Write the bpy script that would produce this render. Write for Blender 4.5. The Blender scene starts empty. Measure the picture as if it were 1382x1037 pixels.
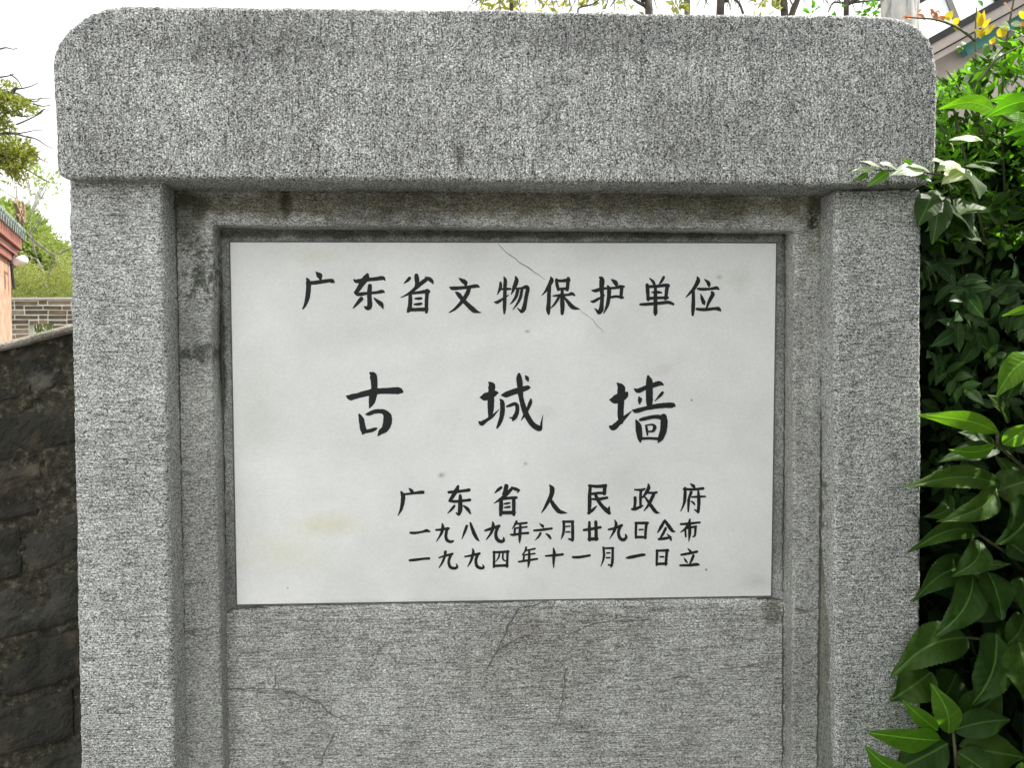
import bpy, bmesh, math, random
from mathutils import Vector, Matrix, noise
R = math.radians
random.seed(7)
S = bpy.context.scene
C = S.collection

# ------------------------------------------------------------------ camera, sky, sun, exposure
F = 1036.0
CAM = Vector((0, 0, 1.5))
YAW, PITCH, ROLL = 2.4, -1.85, -0.35
ROT = Matrix.Rotation(R(-YAW), 3, 'Z') @ Matrix.Rotation(R(90 + PITCH), 3, 'X') @ Matrix.Rotation(R(ROLL), 3, 'Z')
cd = bpy.data.cameras.new('camera'); cam = bpy.data.objects.new('camera', cd); C.objects.link(cam)
cam.matrix_world = Matrix.Translation(CAM) @ ROT.to_4x4()
cd.sensor_width = 36; cd.lens = 36 * F / 1382; cd.clip_start = 0.02; cd.clip_end = 500
S.camera = cam
SUN_AZ, SUN_EL = 81, 52
w = bpy.data.worlds.new('World'); S.world = w; w.use_nodes = True
wn = w.node_tree; wn.nodes.clear()
sky = wn.nodes.new('ShaderNodeTexSky'); sky.sky_type = 'NISHITA'; sky.sun_disc = False
sky.sun_elevation = R(SUN_EL); sky.sun_rotation = R(SUN_AZ); sky.dust_density = 4; sky.air_density = 1.0
bg = wn.nodes.new('ShaderNodeBackground'); bg.inputs[1].default_value = 0.09
mx = wn.nodes.new('ShaderNodeMix'); mx.data_type = 'RGBA'; mx.inputs[0].default_value = 0.86
tc = wn.nodes.new('ShaderNodeTexCoord'); nz = wn.nodes.new('ShaderNodeTexNoise'); nz.inputs['Scale'].default_value = 2.2; nz.inputs['Detail'].default_value = 6
cr = wn.nodes.new('ShaderNodeValToRGB')                       # thin bright cloud cover
cr.color_ramp.elements[0].position = .3; cr.color_ramp.elements[0].color = (8.9, 9.0, 9.0, 1)
cr.color_ramp.elements[1].position = .7; cr.color_ramp.elements[1].color = (12.5, 12.4, 12.1, 1)
wo = wn.nodes.new('ShaderNodeOutputWorld')
L = wn.links.new
L(tc.outputs['Generated'], nz.inputs['Vector']); L(nz.outputs['Fac'], cr.inputs[0])
L(sky.outputs[0], mx.inputs[6]); L(cr.outputs[0], mx.inputs[7]); L(mx.outputs[2], bg.inputs[0]); L(bg.outputs[0], wo.inputs[0])
sd = bpy.data.lights.new('sun', 'SUN'); sd.energy = 4.0; sd.angle = R(0.5); sd.color = (1, .95, .86)
sun = bpy.data.objects.new('sun', sd); C.objects.link(sun)
SV = Vector((math.sin(R(SUN_AZ)) * math.cos(R(SUN_EL)), math.cos(R(SUN_AZ)) * math.cos(R(SUN_EL)), math.sin(R(SUN_EL))))
sun.rotation_euler = SV.to_track_quat('Z', 'Y').to_euler(); sun.location = (3, 3, 6)
S.view_settings.view_transform = 'Standard'; S.view_settings.look = 'None'
S.view_settings.exposure = 0.88; S.view_settings.gamma = 1; S.view_settings.use_curve_mapping = False
S.render.engine = 'CYCLES'

def U(px, py, Y):
    "the point seen at a photograph pixel, on the plane y = Y"
    d = ROT @ Vector(((px - 691) / F, -(py - 518.5) / F, -1))
    return CAM + d * (Y / d.y)

# ------------------------------------------------------------------ helpers
def link(o, parent=None):
    C.objects.link(o)
    if parent is not None: o.parent = parent
    return o
def tag(o, label=None, cat=None, group=None, kind=None):
    if label: o['label'] = label
    if cat: o['category'] = cat
    if group: o['group'] = group
    if kind: o['kind'] = kind
    return o
def empty(name, loc=(0, 0, 0), rz=0):
    o = bpy.data.objects.new(name, None); o.location = loc; o.rotation_euler.z = rz; o.empty_display_size = .1
    return link(o)
def obj(name, verts, faces, mat, parent=None, smooth=False, uvs=None, off=Vector((0, 0, 0))):
    m = bpy.data.meshes.new(name); m.from_pydata([Vector(v) - off for v in verts], [], faces)
    if uvs:
        ul = m.uv_layers.new(name='UVMap')
        vi = [0] * len(m.loops); m.loops.foreach_get('vertex_index', vi)
        flat = [c for i in vi for c in uvs[i]]; ul.data.foreach_set('uv', flat)
    if smooth: m.polygons.foreach_set('use_smooth', [True] * len(m.polygons))
    m.materials.append(mat); m.update()
    return link(bpy.data.objects.new(name, m), parent)
class MB:
    def __init__(s): s.v = []; s.f = []; s.uv = []
    def box(s, c, h, M=None):
        b = len(s.v)
        for z in (-1, 1):
            for y in (-1, 1):
                for x in (-1, 1):
                    p = Vector((x * h[0], y * h[1], z * h[2]))
                    if M: p = M @ p
                    s.v.append(Vector(c) + p)
        for q in ((0, 1, 3, 2), (4, 6, 7, 5), (0, 4, 5, 1), (2, 3, 7, 6), (0, 2, 6, 4), (1, 5, 7, 3)):
            s.f.append(tuple(b + i for i in q))
    def bar(s, a, c, w, h, up=(0, 0, 1)):
        a = Vector(a); c = Vector(c); d = (c - a); l = d.length; d.normalize()
        x = d.cross(Vector(up)).normalized(); z = x.cross(d)
        M = Matrix((x, d, z)).transposed()
        s.box((a + c) / 2, (w / 2, l / 2, h / 2), M)
    def tube(s, pts, rad, n=6):
        b = len(s.v); k = len(pts)
        for i, p in enumerate(pts):
            p = Vector(p)
            d = (Vector(pts[min(i + 1, k - 1)]) - Vector(pts[max(i - 1, 0)])).normalized()
            x = d.cross(Vector((.3, .2, 1)) if abs(d.z) < .9 else Vector((1, 0, 0))).normalized(); y = d.cross(x)
            for j in range(n):
                a = 2 * math.pi * j / n
                s.v.append(p + (x * math.cos(a) + y * math.sin(a)) * rad[i])
        for i in range(k - 1):
            for j in range(n):
                s.f.append((b + i * n + j, b + i * n + (j + 1) % n, b + (i + 1) * n + (j + 1) % n, b + (i + 1) * n + j))
        s.f.append(tuple(b + j for j in reversed(range(n)))); s.f.append(tuple(b + (k - 1) * n + j for j in range(n)))
    def small_leaf(s, p, d, nrm, l, wd):
        d = d.normalized(); x = d.cross(nrm)
        if x.length < 1e-3: return
        x.normalize(); n = x.cross(d); b = len(s.v)
        s.v += [p, p + d * l * .4 + x * wd * .5 + n * wd * .12, p + d * l, p + d * l * .4 - x * wd * .5 + n * wd * .12, p + d * l * .45 - n * wd * .06]
        s.uv += [(.5, 0), (1, .4), (.5, 1), (0, .4), (.5, .45)]
        s.f += [(b, b + 1, b + 4), (b + 1, b + 2, b + 4), (b, b + 4, b + 3), (b + 4, b + 2, b + 3)]
    def build(s, name, mat, parent=None, smooth=False):
        off = parent.location if parent is not None else Vector((0, 0, 0))
        return obj(name, s.v, s.f, mat, parent, smooth, s.uv if len(s.uv) == len(s.v) and s.uv else None, off)

def rv(a=1.0): return Vector((random.uniform(-a, a), random.uniform(-a, a), random.uniform(-a, a)))

# ------------------------------------------------------------------ materials
class NT:
    def __init__(s, name):
        s.m = bpy.data.materials.new(name); s.m.use_nodes = True; s.t = s.m.node_tree
        s.b = s.t.nodes['Principled BSDF']; s.out = s.t.nodes['Material Output']
        s.tc = s.t.nodes.new('ShaderNodeTexCoord')
    def n(s, typ, **k):
        x = s.t.nodes.new(typ)
        for a, v in k.items(): setattr(x, a, v)
        return x
    def l(s, a, b): s.t.links.new(a, b)
    def co(s, scale=(1, 1, 1), rot=(0, 0, 0), loc=(0, 0, 0), src='Object'):
        m = s.n('ShaderNodeMapping'); m.inputs['Scale'].default_value = scale; m.inputs['Rotation'].default_value = rot; m.inputs['Location'].default_value = loc
        s.l(s.tc.outputs[src], m.inputs[0]); return m.outputs[0]
    def noise(s, scale, detail=3, vec=None, rough=.55, dist=0):
        x = s.n('ShaderNodeTexNoise'); x.inputs['Scale'].default_value = scale; x.inputs['Detail'].default_value = detail
        x.inputs['Roughness'].default_value = rough; x.inputs['Distortion'].default_value = dist
        s.l(vec if vec is not None else s.co(), x.inputs['Vector']); return x.outputs['Fac']
    def vor(s, scale, vec=None, feature='F1', out='Color'):
        x = s.n('ShaderNodeTexVoronoi', feature=feature); x.inputs['Scale'].default_value = scale
        s.l(vec if vec is not None else s.co(), x.inputs['Vector']); return x.outputs[out]
    def ramp(s, fac, *st, mode='LINEAR'):
        x = s.n('ShaderNodeValToRGB'); r = x.color_ramp; r.interpolation = mode
        while len(r.elements) < len(st): r.elements.new(.5)
        for e, (p, c) in zip(r.elements, st):
            e.position = p; e.color = (c, c, c, 1) if not isinstance(c, tuple) else (*c, 1)
        s.l(fac, x.inputs[0]); return x.outputs[0]
    def mix(s, fac, a, b, mode='MIX'):
        x = s.n('ShaderNodeMix', data_type='RGBA', blend_type=mode)
        for i, v in ((0, fac), (6, a), (7, b)):
            if isinstance(v, (int, float)): x.inputs[i].default_value = v if i == 0 else (v, v, v, 1)
            elif isinstance(v, tuple): x.inputs[i].default_value = (*v, 1)
            else: s.l(v, x.inputs[i])
        return x.outputs[2]
    def math(s, op, a, b=0, c=None):
        x = s.n('ShaderNodeMath', operation=op)
        for i, v in enumerate((a, b) if c is None else (a, b, c)):
            if isinstance(v, (int, float)): x.inputs[i].default_value = v
            else: s.l(v, x.inputs[i])
        return x.outputs[0]
    def bump(s, h, strength, dist=.002, nrm=None):
        x = s.n('ShaderNodeBump'); x.inputs['Strength'].default_value = strength; x.inputs['Distance'].default_value = dist
        s.l(h, x.inputs['Height'])
        if nrm is not None: s.l(nrm, x.inputs['Normal'])
        return x.outputs[0]
    def blob(s, cx, cz, rx, rz, wob=.5, sc=30, soft=.4, gain=1.0):
        "a patch with ragged edge round a point of the stone (object x, z)"
        sp = s.n('ShaderNodeSeparateXYZ'); s.l(s.tc.outputs['Object'], sp.inputs[0])
        dx = s.math('DIVIDE', s.math('SUBTRACT', sp.outputs[0], cx), rx); dz = s.math('DIVIDE', s.math('SUBTRACT', sp.outputs[2], cz), rz)
        d = s.math('SQRT', s.math('ADD', s.math('MULTIPLY', dx, dx), s.math('MULTIPLY', dz, dz)))
        nn = s.math('MULTIPLY', s.math('SUBTRACT', s.noise(sc, 4), .5), wob * 4)
        v = s.math('ADD', d, nn)
        return s.math('MULTIPLY', s.ramp(v, (max(0, .8 - soft), 1.0), (.99, 0.0)), gain)
    def fin(s, col, rough=.85, nrm=None, spec=.3):
        for k, v in (('Base Color', col), ('Roughness', rough)):
            if isinstance(v, (int, float)): s.b.inputs[k].default_value = v
            elif isinstance(v, tuple): s.b.inputs[k].default_value = (*v, 1)
            else: s.l(v, s.b.inputs[k])
        s.b.inputs['Specular IOR Level'].default_value = spec
        if nrm is not None: s.l(nrm, s.b.inputs['Normal'])
        return s.m

OR = Vector((0.03, 1.29, 0))           # the stele's base point; its parts' coordinates are relative to this
def loc(px, py, Y): p = U(px, py, Y) - OR; return p.x, p.z

def granite(name, streak=(60, 200, 420), rot=(0, 0, 0), lo=.05, mid=.3, hi=.8, tint=(1, 1, 1), blobs=(), streak_amt=.5, grain=640, dirt=.3, grimes=(), squash=(1, 1, 1)):
    t = NT(name)
    v1 = t.co(scale=(1, 1, 1))
    gv = t.co(scale=squash); cell = t.n('ShaderNodeSeparateColor'); t.l(t.vor(grain, gv), cell.inputs[0])
    g = t.ramp(cell.outputs[0], (0, lo), (.22, lo * 1.6), (.34, mid * .75), (.7, mid * 1.15), (.84, hi * .75), (1, hi))
    g2 = t.ramp(t.noise(grain * .8, 2, gv), (.35, .76), (.65, 1.24))
    col = t.mix(.8, g, g2, 'MULTIPLY')
    st = t.noise(1, 3, t.co(scale=streak, rot=rot), .6)
    stm = t.ramp(st, (.36, 1 - streak_amt), (.52, 1.08))
    col = t.mix(1, col, stm, 'MULTIPLY')
    gr = t.ramp(t.noise(1, 2, t.co(scale=(streak[0] * .35, streak[1], streak[2] * .8), rot=rot), .5), (.32, .45), (.42, 1.0))     # scattered deeper tool marks
    col = t.mix(min(1, streak_amt * 1.3), col, gr, 'MULTIPLY')
    big = t.ramp(t.noise(5, 5, None, .6), (.35, 1 - dirt), (.65, 1.1))
    col = t.mix(1, col, big, 'MULTIPLY')
    wsh = t.ramp(t.noise(1, 4, t.co(scale=(26, 26, 3))), (.38, 1 - dirt * .7), (.6, 1.05))       # rain streaks
    col = t.mix(1, col, wsh, 'MULTIPLY')
    col = t.mix(1, col, tint, 'MULTIPLY')
    for (f, c) in grimes: col = t.mix(f(t), col, c, 'MULTIPLY')
    for (b, c) in blobs: col = t.mix(t.blob(*b), col, c, 'MULTIPLY')
    h = t.math('ADD', t.noise(grain * .55, 3), t.math('MULTIPLY', st, 1.3))
    nr = t.bump(h, .55, .003)
    return t.fin(col, .8, nr, .35)

def patch(a, b, rx, rz, Y=1.34, **k):
    x, z = loc(a, b, Y); return (x, z, rx, rz) + tuple(k.values())

grime = (.50, .50, .40)
M_cap = granite('granite_cap', streak=(420, 200, 40), hi=1.0, mid=.42, lo=.035, streak_amt=.38, dirt=.15, tint=(.975, 1, .97),
    grain=700, blobs=[(patch(620, 215, .012, .03, 1.265), (.45, .44, .42)), (patch(330, 60, .20, .05, 1.265), (.72, .72, .72)), (patch(880, 50, .34, .05, 1.265), (.72, .72, .72)),
           (patch(160, 230, .05, .35, 1.265), (.92, .92, .92))])
M_pil = granite('granite_pillar', streak=(30, 200, 480), streak_amt=.5, dirt=.10, hi=1.0, mid=.50, lo=.08, grain=760, tint=(.975, 1, .97), squash=(.75, 1, 1.1))
M_jamb = granite('granite_inner_frame', streak=(40, 200, 460), streak_amt=.34, lo=.14, mid=.47, hi=.80, tint=(.98, 1.0, .95), dirt=.22, grain=700, squash=(.7, 1, 1.1),
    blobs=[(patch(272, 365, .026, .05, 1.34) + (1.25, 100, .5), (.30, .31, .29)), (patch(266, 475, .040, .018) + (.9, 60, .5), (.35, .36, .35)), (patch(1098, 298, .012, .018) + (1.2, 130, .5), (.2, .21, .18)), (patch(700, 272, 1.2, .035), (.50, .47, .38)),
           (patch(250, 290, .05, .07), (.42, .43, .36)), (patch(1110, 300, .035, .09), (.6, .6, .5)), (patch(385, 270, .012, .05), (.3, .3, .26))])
M_side = granite('granite_chamfer', streak=(180, 180, 180), rot=(0, .8, 0), streak_amt=.35, lo=.14, mid=.32, hi=.5, tint=(.90, .95, .80), grain=760)
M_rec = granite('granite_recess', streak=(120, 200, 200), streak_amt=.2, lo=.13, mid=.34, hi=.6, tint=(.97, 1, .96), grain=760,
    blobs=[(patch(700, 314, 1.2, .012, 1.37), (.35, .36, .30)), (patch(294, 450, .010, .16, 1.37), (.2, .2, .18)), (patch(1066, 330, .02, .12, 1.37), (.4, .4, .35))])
M_low = granite('granite_lower_panel', streak=(22, 200, 460), streak_amt=.45, lo=.14, mid=.50, hi=.90, tint=(.985, 1, .965), dirt=.14, grain=700, squash=(.7, 1, 1.1),
    blobs=[(patch(720, 900, .16, .10, 1.36), (.84, .83, .80)), (patch(800, 850, .16, .04, 1.36), (.88, .87, .84)), (patch(1045, 830, .03, .03, 1.36), (.5, .5, .45))])

def marble():
    t = NT('white_marble')
    n1 = t.ramp(t.noise(7, 5, None, .6), (.3, (.78, .80, .79)), (.7, (.91, .925, .915)))
    n2 = t.ramp(t.noise(2.5, 4, t.co(scale=(1, 1, 2), rot=(0, .6, 0)), .5, .8), (.35, (.93, .93, .92)), (.6, (1, 1, 1)))
    c = t.mix(1, n1, n2, 'MULTIPLY')
    c = t.mix(1, c, t.ramp(t.noise(200, 2), (.35, .97), (.65, 1.03)), 'MULTIPLY')
    for (a, b, rx, rz, col, g) in ((440, 712, .09, .03, (.90, .88, .74), 1), (380, 745, .10, .05, (.94, .93, .83), 1), (595, 644, .010, .007, (.45, .44, .42), 1),
            (1005, 380, .03, .03, (.90, .9, .87), 1), (712, 447, .006, .004, (.6, .55, .5), 1), (710, 628, .005, .004, (.6, .6, .58), 1), (975, 373, .008, .006, (.75, .73, .68), 1),
            (420, 345, .05, .02, (.95, .94, .88), 1), (900, 500, .02, .014, (.93, .9, .88), 1), (1030, 790, .05, .02, (.86, .87, .86), 1), (505, 820, .3, .012, (.8, .8, .78), 1),
            (345, 560, .03, .12, (.97, .97, .94), 1), (735, 560, .03, .02, (.92, .92, .91), 1), (385, 798, .003, .002, (.2, .2, .2), 1), (957, 773, .003, .003, (.25, .25, .25), 1), (937, 541, .0025, .0025, (.3, .3, .3), 1)):
        x, z = loc(a, b, 1.364)
        c = t.mix(t.blob(x, z, rx, rz, .35, 60 if rx < .02 else 14, .7, g), c, col, 'MULTIPLY')
    fac = t.math('MULTIPLY', t.noise(40, 3), 1)
    return t.fin(c, t.ramp(fac, (.3, .38), (.7, .55)), t.bump(t.noise(60, 4), .12, .002), .45)
M_marble = marble()
def ink():
    t = NT('black_inscription_paint')
    c = t.ramp(t.noise(160, 4, None, .7), (.3, (.008, .009, .010)), (.66, (.018, .020, .022)), (.76, (.07, .075, .075)))
    return t.fin(c, .6, t.bump(t.noise(300, 3), .4, .001), .3)
M_ink = ink()
def simple(name, a, b, scale=6, rough=.8, bs=.3, bd=.005, spec=.3, det=5):
    t = NT(name); nn = t.noise(scale, det)
    return t.fin(t.ramp(nn, (.3, a), (.7, b)), rough, t.bump(t.noise(scale * 6, 4), bs, bd), spec)
M_crack = simple('crack_line', (.09, .09, .08), (.19, .19, .175), 60)
M_vein = simple('marble_vein', (.16, .16, .155), (.38, .38, .37), 60, .5)
def dark_wall(name, tone=1.0):
    t = NT(name)
    n1 = t.ramp(t.noise(9, 6, None, .65), (.32, (.014 * tone, .015 * tone, .012 * tone)), (.62, (.038 * tone, .037 * tone, .029 * tone)), (.8, (.15, .125, .085)))
    spk = t.ramp(t.noise(110, 3, None, .7), (.66, 0.0), (.76, 1.0))
    c = t.mix(spk, n1, (.20, .19, .17))
    ru = t.ramp(t.noise(7, 5), (.54, 0.0), (.68, .75))
    c = t.mix(ru, c, (.105, .085, .055))
    pl = t.ramp(t.noise(5, 6, t.co(loc=(3, 1, 7)), .65), (.60, 0.0), (.72, .8)); c = t.mix(pl, c, (.16, .155, .13))
    return t.fin(c, .9, t.bump(t.math('ADD', t.noise(25, 6), t.math('MULTIPLY', t.noise(160, 3), .4)), .9, .012), .3)
M_dw = dark_wall('sooty_wall_block'); M_dw2 = dark_wall('sooty_wall_block_brown', 1.5)
def rubble():
    t = NT('crumbling_mortar')
    c = t.ramp(t.noise(45, 6, None, .7), (.35, (.025, .025, .018)), (.54, (.062, .058, .042)), (.70, (.20, .18, .135)))
    return t.fin(c, .95, t.bump(t.noise(70, 5), 1, .02), .2)
M_mort = rubble()
M_coping = simple('pale_lime_coping', (.24, .22, .18), (.44, .42, .36), 26, .9, .9, .015)
M_fmort = simple('pale_mortar', (.58, .57, .50), (.78, .76, .68), 12, .9)
M_brk = [simple('blue_brick_a', (.13, .095, .055), (.24, .18, .11), 9, .9), simple('blue_brick_b', (.08, .065, .045), (.14, .115, .08), 9, .9), simple('blue_brick_c', (.22, .16, .11), (.32, .25, .18), 9, .9)]
M_redwall = simple('orange_red_plaster', (.36, .20, .13), (.56, .36, .26), 9, .9)
M_redwood = simple('dark_red_painted_wood', (.20, .06, .04), (.32, .12, .08), 8, .6)
M_tile = simple('glazed_grey_green_tile', (.05, .08, .065), (.24, .28, .24), 20, .45)
M_orn = simple('clay_ridge_ornament', (.14, .08, .05), (.42, .30, .20), 25, .8)
M_lamp = simple('white_floodlight_shell', (.80, .81, .82), (.9, .9, .9), 20, .35)
M_blackmetal = simple('black_metal', (.02, .02, .022), (.04, .04, .042), 20, .45)
M_beige = simple('beige_painted_panel', (.42, .37, .33), (.52, .47, .43), 8, .6)
M_teal = simple('teal_fascia_board', (.07, .24, .21), (.10, .31, .27), 8, .6)
M_glassw = simple('frosted_roof_glazing', (.62, .66, .70), (.80, .82, .84), 5, .25, .02)
def palebark():
    t = NT('pale_grey_bark'); a = t.ramp(t.noise(1, 5, t.co(scale=(16, 16, 3)), .6), (.34, (.10, .10, .09)), (.44, (.50, .50, .47)), (.7, (.74, .73, .70)))
    return t.fin(a, .9, t.bump(t.noise(1, 5, t.co(scale=(40, 40, 8))), .9, .02))
M_bark = palebark()
M_twig = simple('pale_grey_twig', (.14, .13, .11), (.26, .24, .21), 20, .9)
M_dbark = simple('dark_bark', (.06, .05, .045), (.14, .12, .10), 14, .9, .8, .02)
M_stem = simple('green_brown_stem', (.06, .07, .03), (.12, .12, .06), 20, .7)
M_ground = simple('worn_dark_paving', (.09, .088, .08), (.15, .145, .13), 3, .9)

def leafmat(name, a, b, trans=.35, rough=.35, veins=True, spec=.4, tcol=None, quilt=.08):
    t = NT(name)
    c = t.ramp(t.noise(28, 5, t.co(scale=(1, 1, 1)), .65), (.3, a), (.7, b))
    oi = t.n('ShaderNodeObjectInfo'); c = t.mix(1, c, t.ramp(oi.outputs['Random'], (0, (.72, .78, .80)), (.5, (1, 1, 1)), (1, (1.35, 1.18, .95))), 'MULTIPLY')
    sp = t.n('ShaderNodeSeparateXYZ'); t.l(t.tc.outputs['UV'], sp.inputs[0])
    u = t.math('ABSOLUTE', t.math('SUBTRACT', sp.outputs[0], .5))
    nr = None
    if veins:
        rib = t.ramp(u, (.012, 1.0), (.035, 0.0))
        ph = t.math('SUBTRACT', sp.outputs[1], t.math('MULTIPLY', u, .38))
        sv = t.math('SINE', t.math('MULTIPLY', ph, 2 * math.pi * 9))
        svm = t.ramp(sv, (.93, 0.0), (1.0, .12))
        c = t.mix(svm, c, tuple(min(1, x * 1.6 + .01) for x in b))
        c = t.mix(rib, c, tuple(min(1, x * 1.7 + .015) for x in b))
        nr = t.bump(t.math('ADD', t.math('MULTIPLY', sv, -.28), t.noise(70, 3)), quilt, .003)
    t.fin(c, rough, nr, spec)
    tr = t.n('ShaderNodeBsdfTranslucent')
    tcl = t.mix(1, c, tcol or (1.9, 2.1, .8), 'MULTIPLY'); t.l(tcl, tr.inputs[0])
    ms = t.n('ShaderNodeMixShader'); ms.inputs[0].default_value = trans
    t.l(t.b.outputs[0], ms.inputs[1]); t.l(tr.outputs[0], ms.inputs[2]); t.l(ms.outputs[0], t.out.inputs[0])
    return t.m
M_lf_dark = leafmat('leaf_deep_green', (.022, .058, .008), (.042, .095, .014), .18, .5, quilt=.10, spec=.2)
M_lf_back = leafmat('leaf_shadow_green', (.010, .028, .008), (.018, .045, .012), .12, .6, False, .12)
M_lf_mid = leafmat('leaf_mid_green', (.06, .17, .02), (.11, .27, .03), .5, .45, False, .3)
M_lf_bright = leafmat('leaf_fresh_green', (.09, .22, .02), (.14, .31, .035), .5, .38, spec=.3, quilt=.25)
M_lf_big = leafmat('leaf_broad_thin_green', (.10, .28, .015), (.15, .36, .02), .6, .5, spec=.12, quilt=.25)
M_lf_pale = leafmat('leaf_waxy_pale_green', (.26, .34, .20), (.38, .46, .31), .2, .3, True, .6, quilt=.05)
M_lf_yel = leafmat('leaf_yellow', (.55, .42, .03), (.70, .58, .05), .5, .4, False, tcol=(1.2, 1.2, .8))
M_lf_org = leafmat('leaf_copper_orange', (.40, .15, .05), (.55, .25, .07), .4, .4, False, tcol=(1.3, 1, .8))
M_lf_tree = leafmat('leaf_yellow_green_tree', (.24, .26, .07), (.36, .37, .13), .4, .5, False, tcol=(1.5, 1.6, .8))
M_lf_far = leafmat('leaf_soft_green_tree', (.18, .27, .08), (.30, .39, .16), .4, .5, False, tcol=(1.4, 1.5, .8))
M_lf_cyp = leafmat('leaf_grey_green_scale', (.09, .12, .03), (.34, .34, .10), .45, .6, False)

# ------------------------------------------------------------------ the ground
g = MB(); g.v = [Vector(p) for p in ((-60, -40, 0), (60, -40, 0), (60, 80, 0), (-60, 80, 0))]; g.f = [(0, 1, 2, 3)]
tag(g.build('ground', M_ground), kind='structure')

# ------------------------------------------------------------------ the stele
stele = empty('stone_stele', OR)
tag(stele, 'grey granite stele with round-cornered cap and white marble plaque of black Chinese characters', 'stone monument')

def stone(name, poly, y0, y1, mat, voxel=.005, amp=.0012, chip=.0025, parent=stele, taper=0):
    "an extruded outline (world x, z), remeshed and roughened like dressed stone"
    bm = bmesh.new()
    a = [bm.verts.new((x, y0, z)) for x, z in poly]; b = [bm.verts.new((x, y1, z)) for x, z in poly]
    bm.faces.new(a); bm.faces.new(list(reversed(b))); n = len(poly)
    for i in range(n): bm.faces.new((a[i], b[i], b[(i + 1) % n], a[(i + 1) % n]))
    bmesh.ops.recalc_face_normals(bm, faces=bm.faces)
    m = bpy.data.meshes.new('t'); bm.to_mesh(m); bm.free()
    o = bpy.data.objects.new('t', m); C.objects.link(o)
    md = o.modifiers.new('r', 'REMESH'); md.mode = 'VOXEL'; md.voxel_size = voxel; md.use_smooth_shade = True
    dg = bpy.context.evaluated_depsgraph_get(); dg.update()
    me = bpy.data.meshes.new_from_object(o.evaluated_get(dg)); bpy.data.objects.remove(o); bpy.data.meshes.remove(m)
    N = len(me.vertices); co = [0.0] * (3 * N); me.vertices.foreach_get('co', co); nn = [0.0] * (3 * N); me.vertices.foreach_get('normal', nn)
    for i in range(N):
        p = Vector(co[3 * i:3 * i + 3]); q = Vector(nn[3 * i:3 * i + 3])
        d = noise.noise(p * 130) * amp + noise.noise(p * 40) * amp * .8 + noise.noise(p * 6) * amp * 1.2
        if max(abs(q.x), abs(q.y), abs(q.z)) < .93:          # arrises chip more
            d += -.0006 - abs(noise.noise(p * 75)) * chip + noise.noise(p * 22) * chip * .4
        p = p + q * d - OR
        co[3 * i:3 * i + 3] = p
    me.vertices.foreach_set('co', co); me.materials.clear(); me.materials.append(mat)
    me.polygons.foreach_set('use_smooth', [True] * len(me.polygons)); me.update(); me.name = name
    return link(bpy.data.objects.new(name, me), parent)

def W(px, py, Y): p = U(px, py, Y); return (p.x, p.z)
def down(a, b, Y, z=0.0):
    "continue the line through two pixels down to height z"
    p, q = W(*a, Y), W(*b, Y); t = (z - p[1]) / (q[1] - p[1]); return (p[0] + (q[0] - p[0]) * t, z)
YC, YP, YJ, YR, YL, YM = 1.258, 1.29, 1.345, 1.385, 1.379, 1.381
YB = 1.52
capL = [(92, 240.5), (83, 239), (77.5, 234), (76, 222), (75, 190), (73.5, 150), (71, 105), (70.5, 92), (72, 76), (75, 64), (81, 52), (89, 42.5), (99, 33), (111, 24), (123, 17), (134, 12.5), (147, 9.5), (172, 7)]
capT = [(300, 8), (450, 10), (640, 12), (800, 16), (950, 18), (1060, 19), (1162, 20)]
capR = [(1188, 21.5), (1207, 23.5), (1219, 26), (1230, 30.5), (1238, 36), (1245, 42), (1252, 50), (1258, 60), (1261.5, 69), (1263.5, 80), (1265, 128), (1264, 208), (1262, 240), (1255, 248)]
capB = [(1150, 250), (900, 247), (640, 244), (400, 242), (250, 241)]
stone('cap_stone', [W(a, b, YC) for a, b in capL + capT + capR + capB], YC, YB + .02, M_cap, .0036, .0013, .003)
zt = W(700, 244, YC)[1]
zt2 = zt + .004
def at_z(a, b, Y, z): return down(a, b, Y, z)
pil = stone('pillar', [at_z((92, 240), (108, 1037), YP, zt2 + .012), at_z((218, 250), (236, 1037), YP, zt2 + .012), down((218, 250), (236, 1037), YP), down((92, 240), (108, 1037), YP)], YP, YB, M_pil, .0042, .0012, .004)
stone('pillar', [at_z((1127, 250), (1128, 1037), YP, zt2 - .008), at_z((1244, 250), (1243, 1037), YP, zt2 - .008), down((1244, 250), (1243, 1037), YP), down((1127, 250), (1128, 1037), YP)], YP, YB, M_pil, .0042, .0012, .004)
# inner frame: two jambs and a lintel band, one set back ledge
fr = [at_z((233, 260), (247, 820), YJ, zt2), at_z((1114, 260), (1106, 820), YJ, zt2)]
fr = [ (fr[0][0] - .03, fr[0][1]), (fr[1][0] + .03, fr[1][1]) ]
o0 = down((233, 260), (247, 820), YJ); o1 = down((1114, 260), (1106, 820), YJ)
poly = [fr[0], fr[1], (o1[0] + .03, 0), down((1072, 350), (1070, 800), YJ), W(1072, 311, YJ), W(690, 307, YJ), W(288, 304, YJ), W(285, 480, YJ), W(290, 580, YJ), W(296, 800, YJ), down((296, 800), (300, 1000), YJ), (o0[0] - .03, 0)]
stone('inner_frame', poly, YJ, YB - .01, M_jamb, .0036, .0011, .003)
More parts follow.
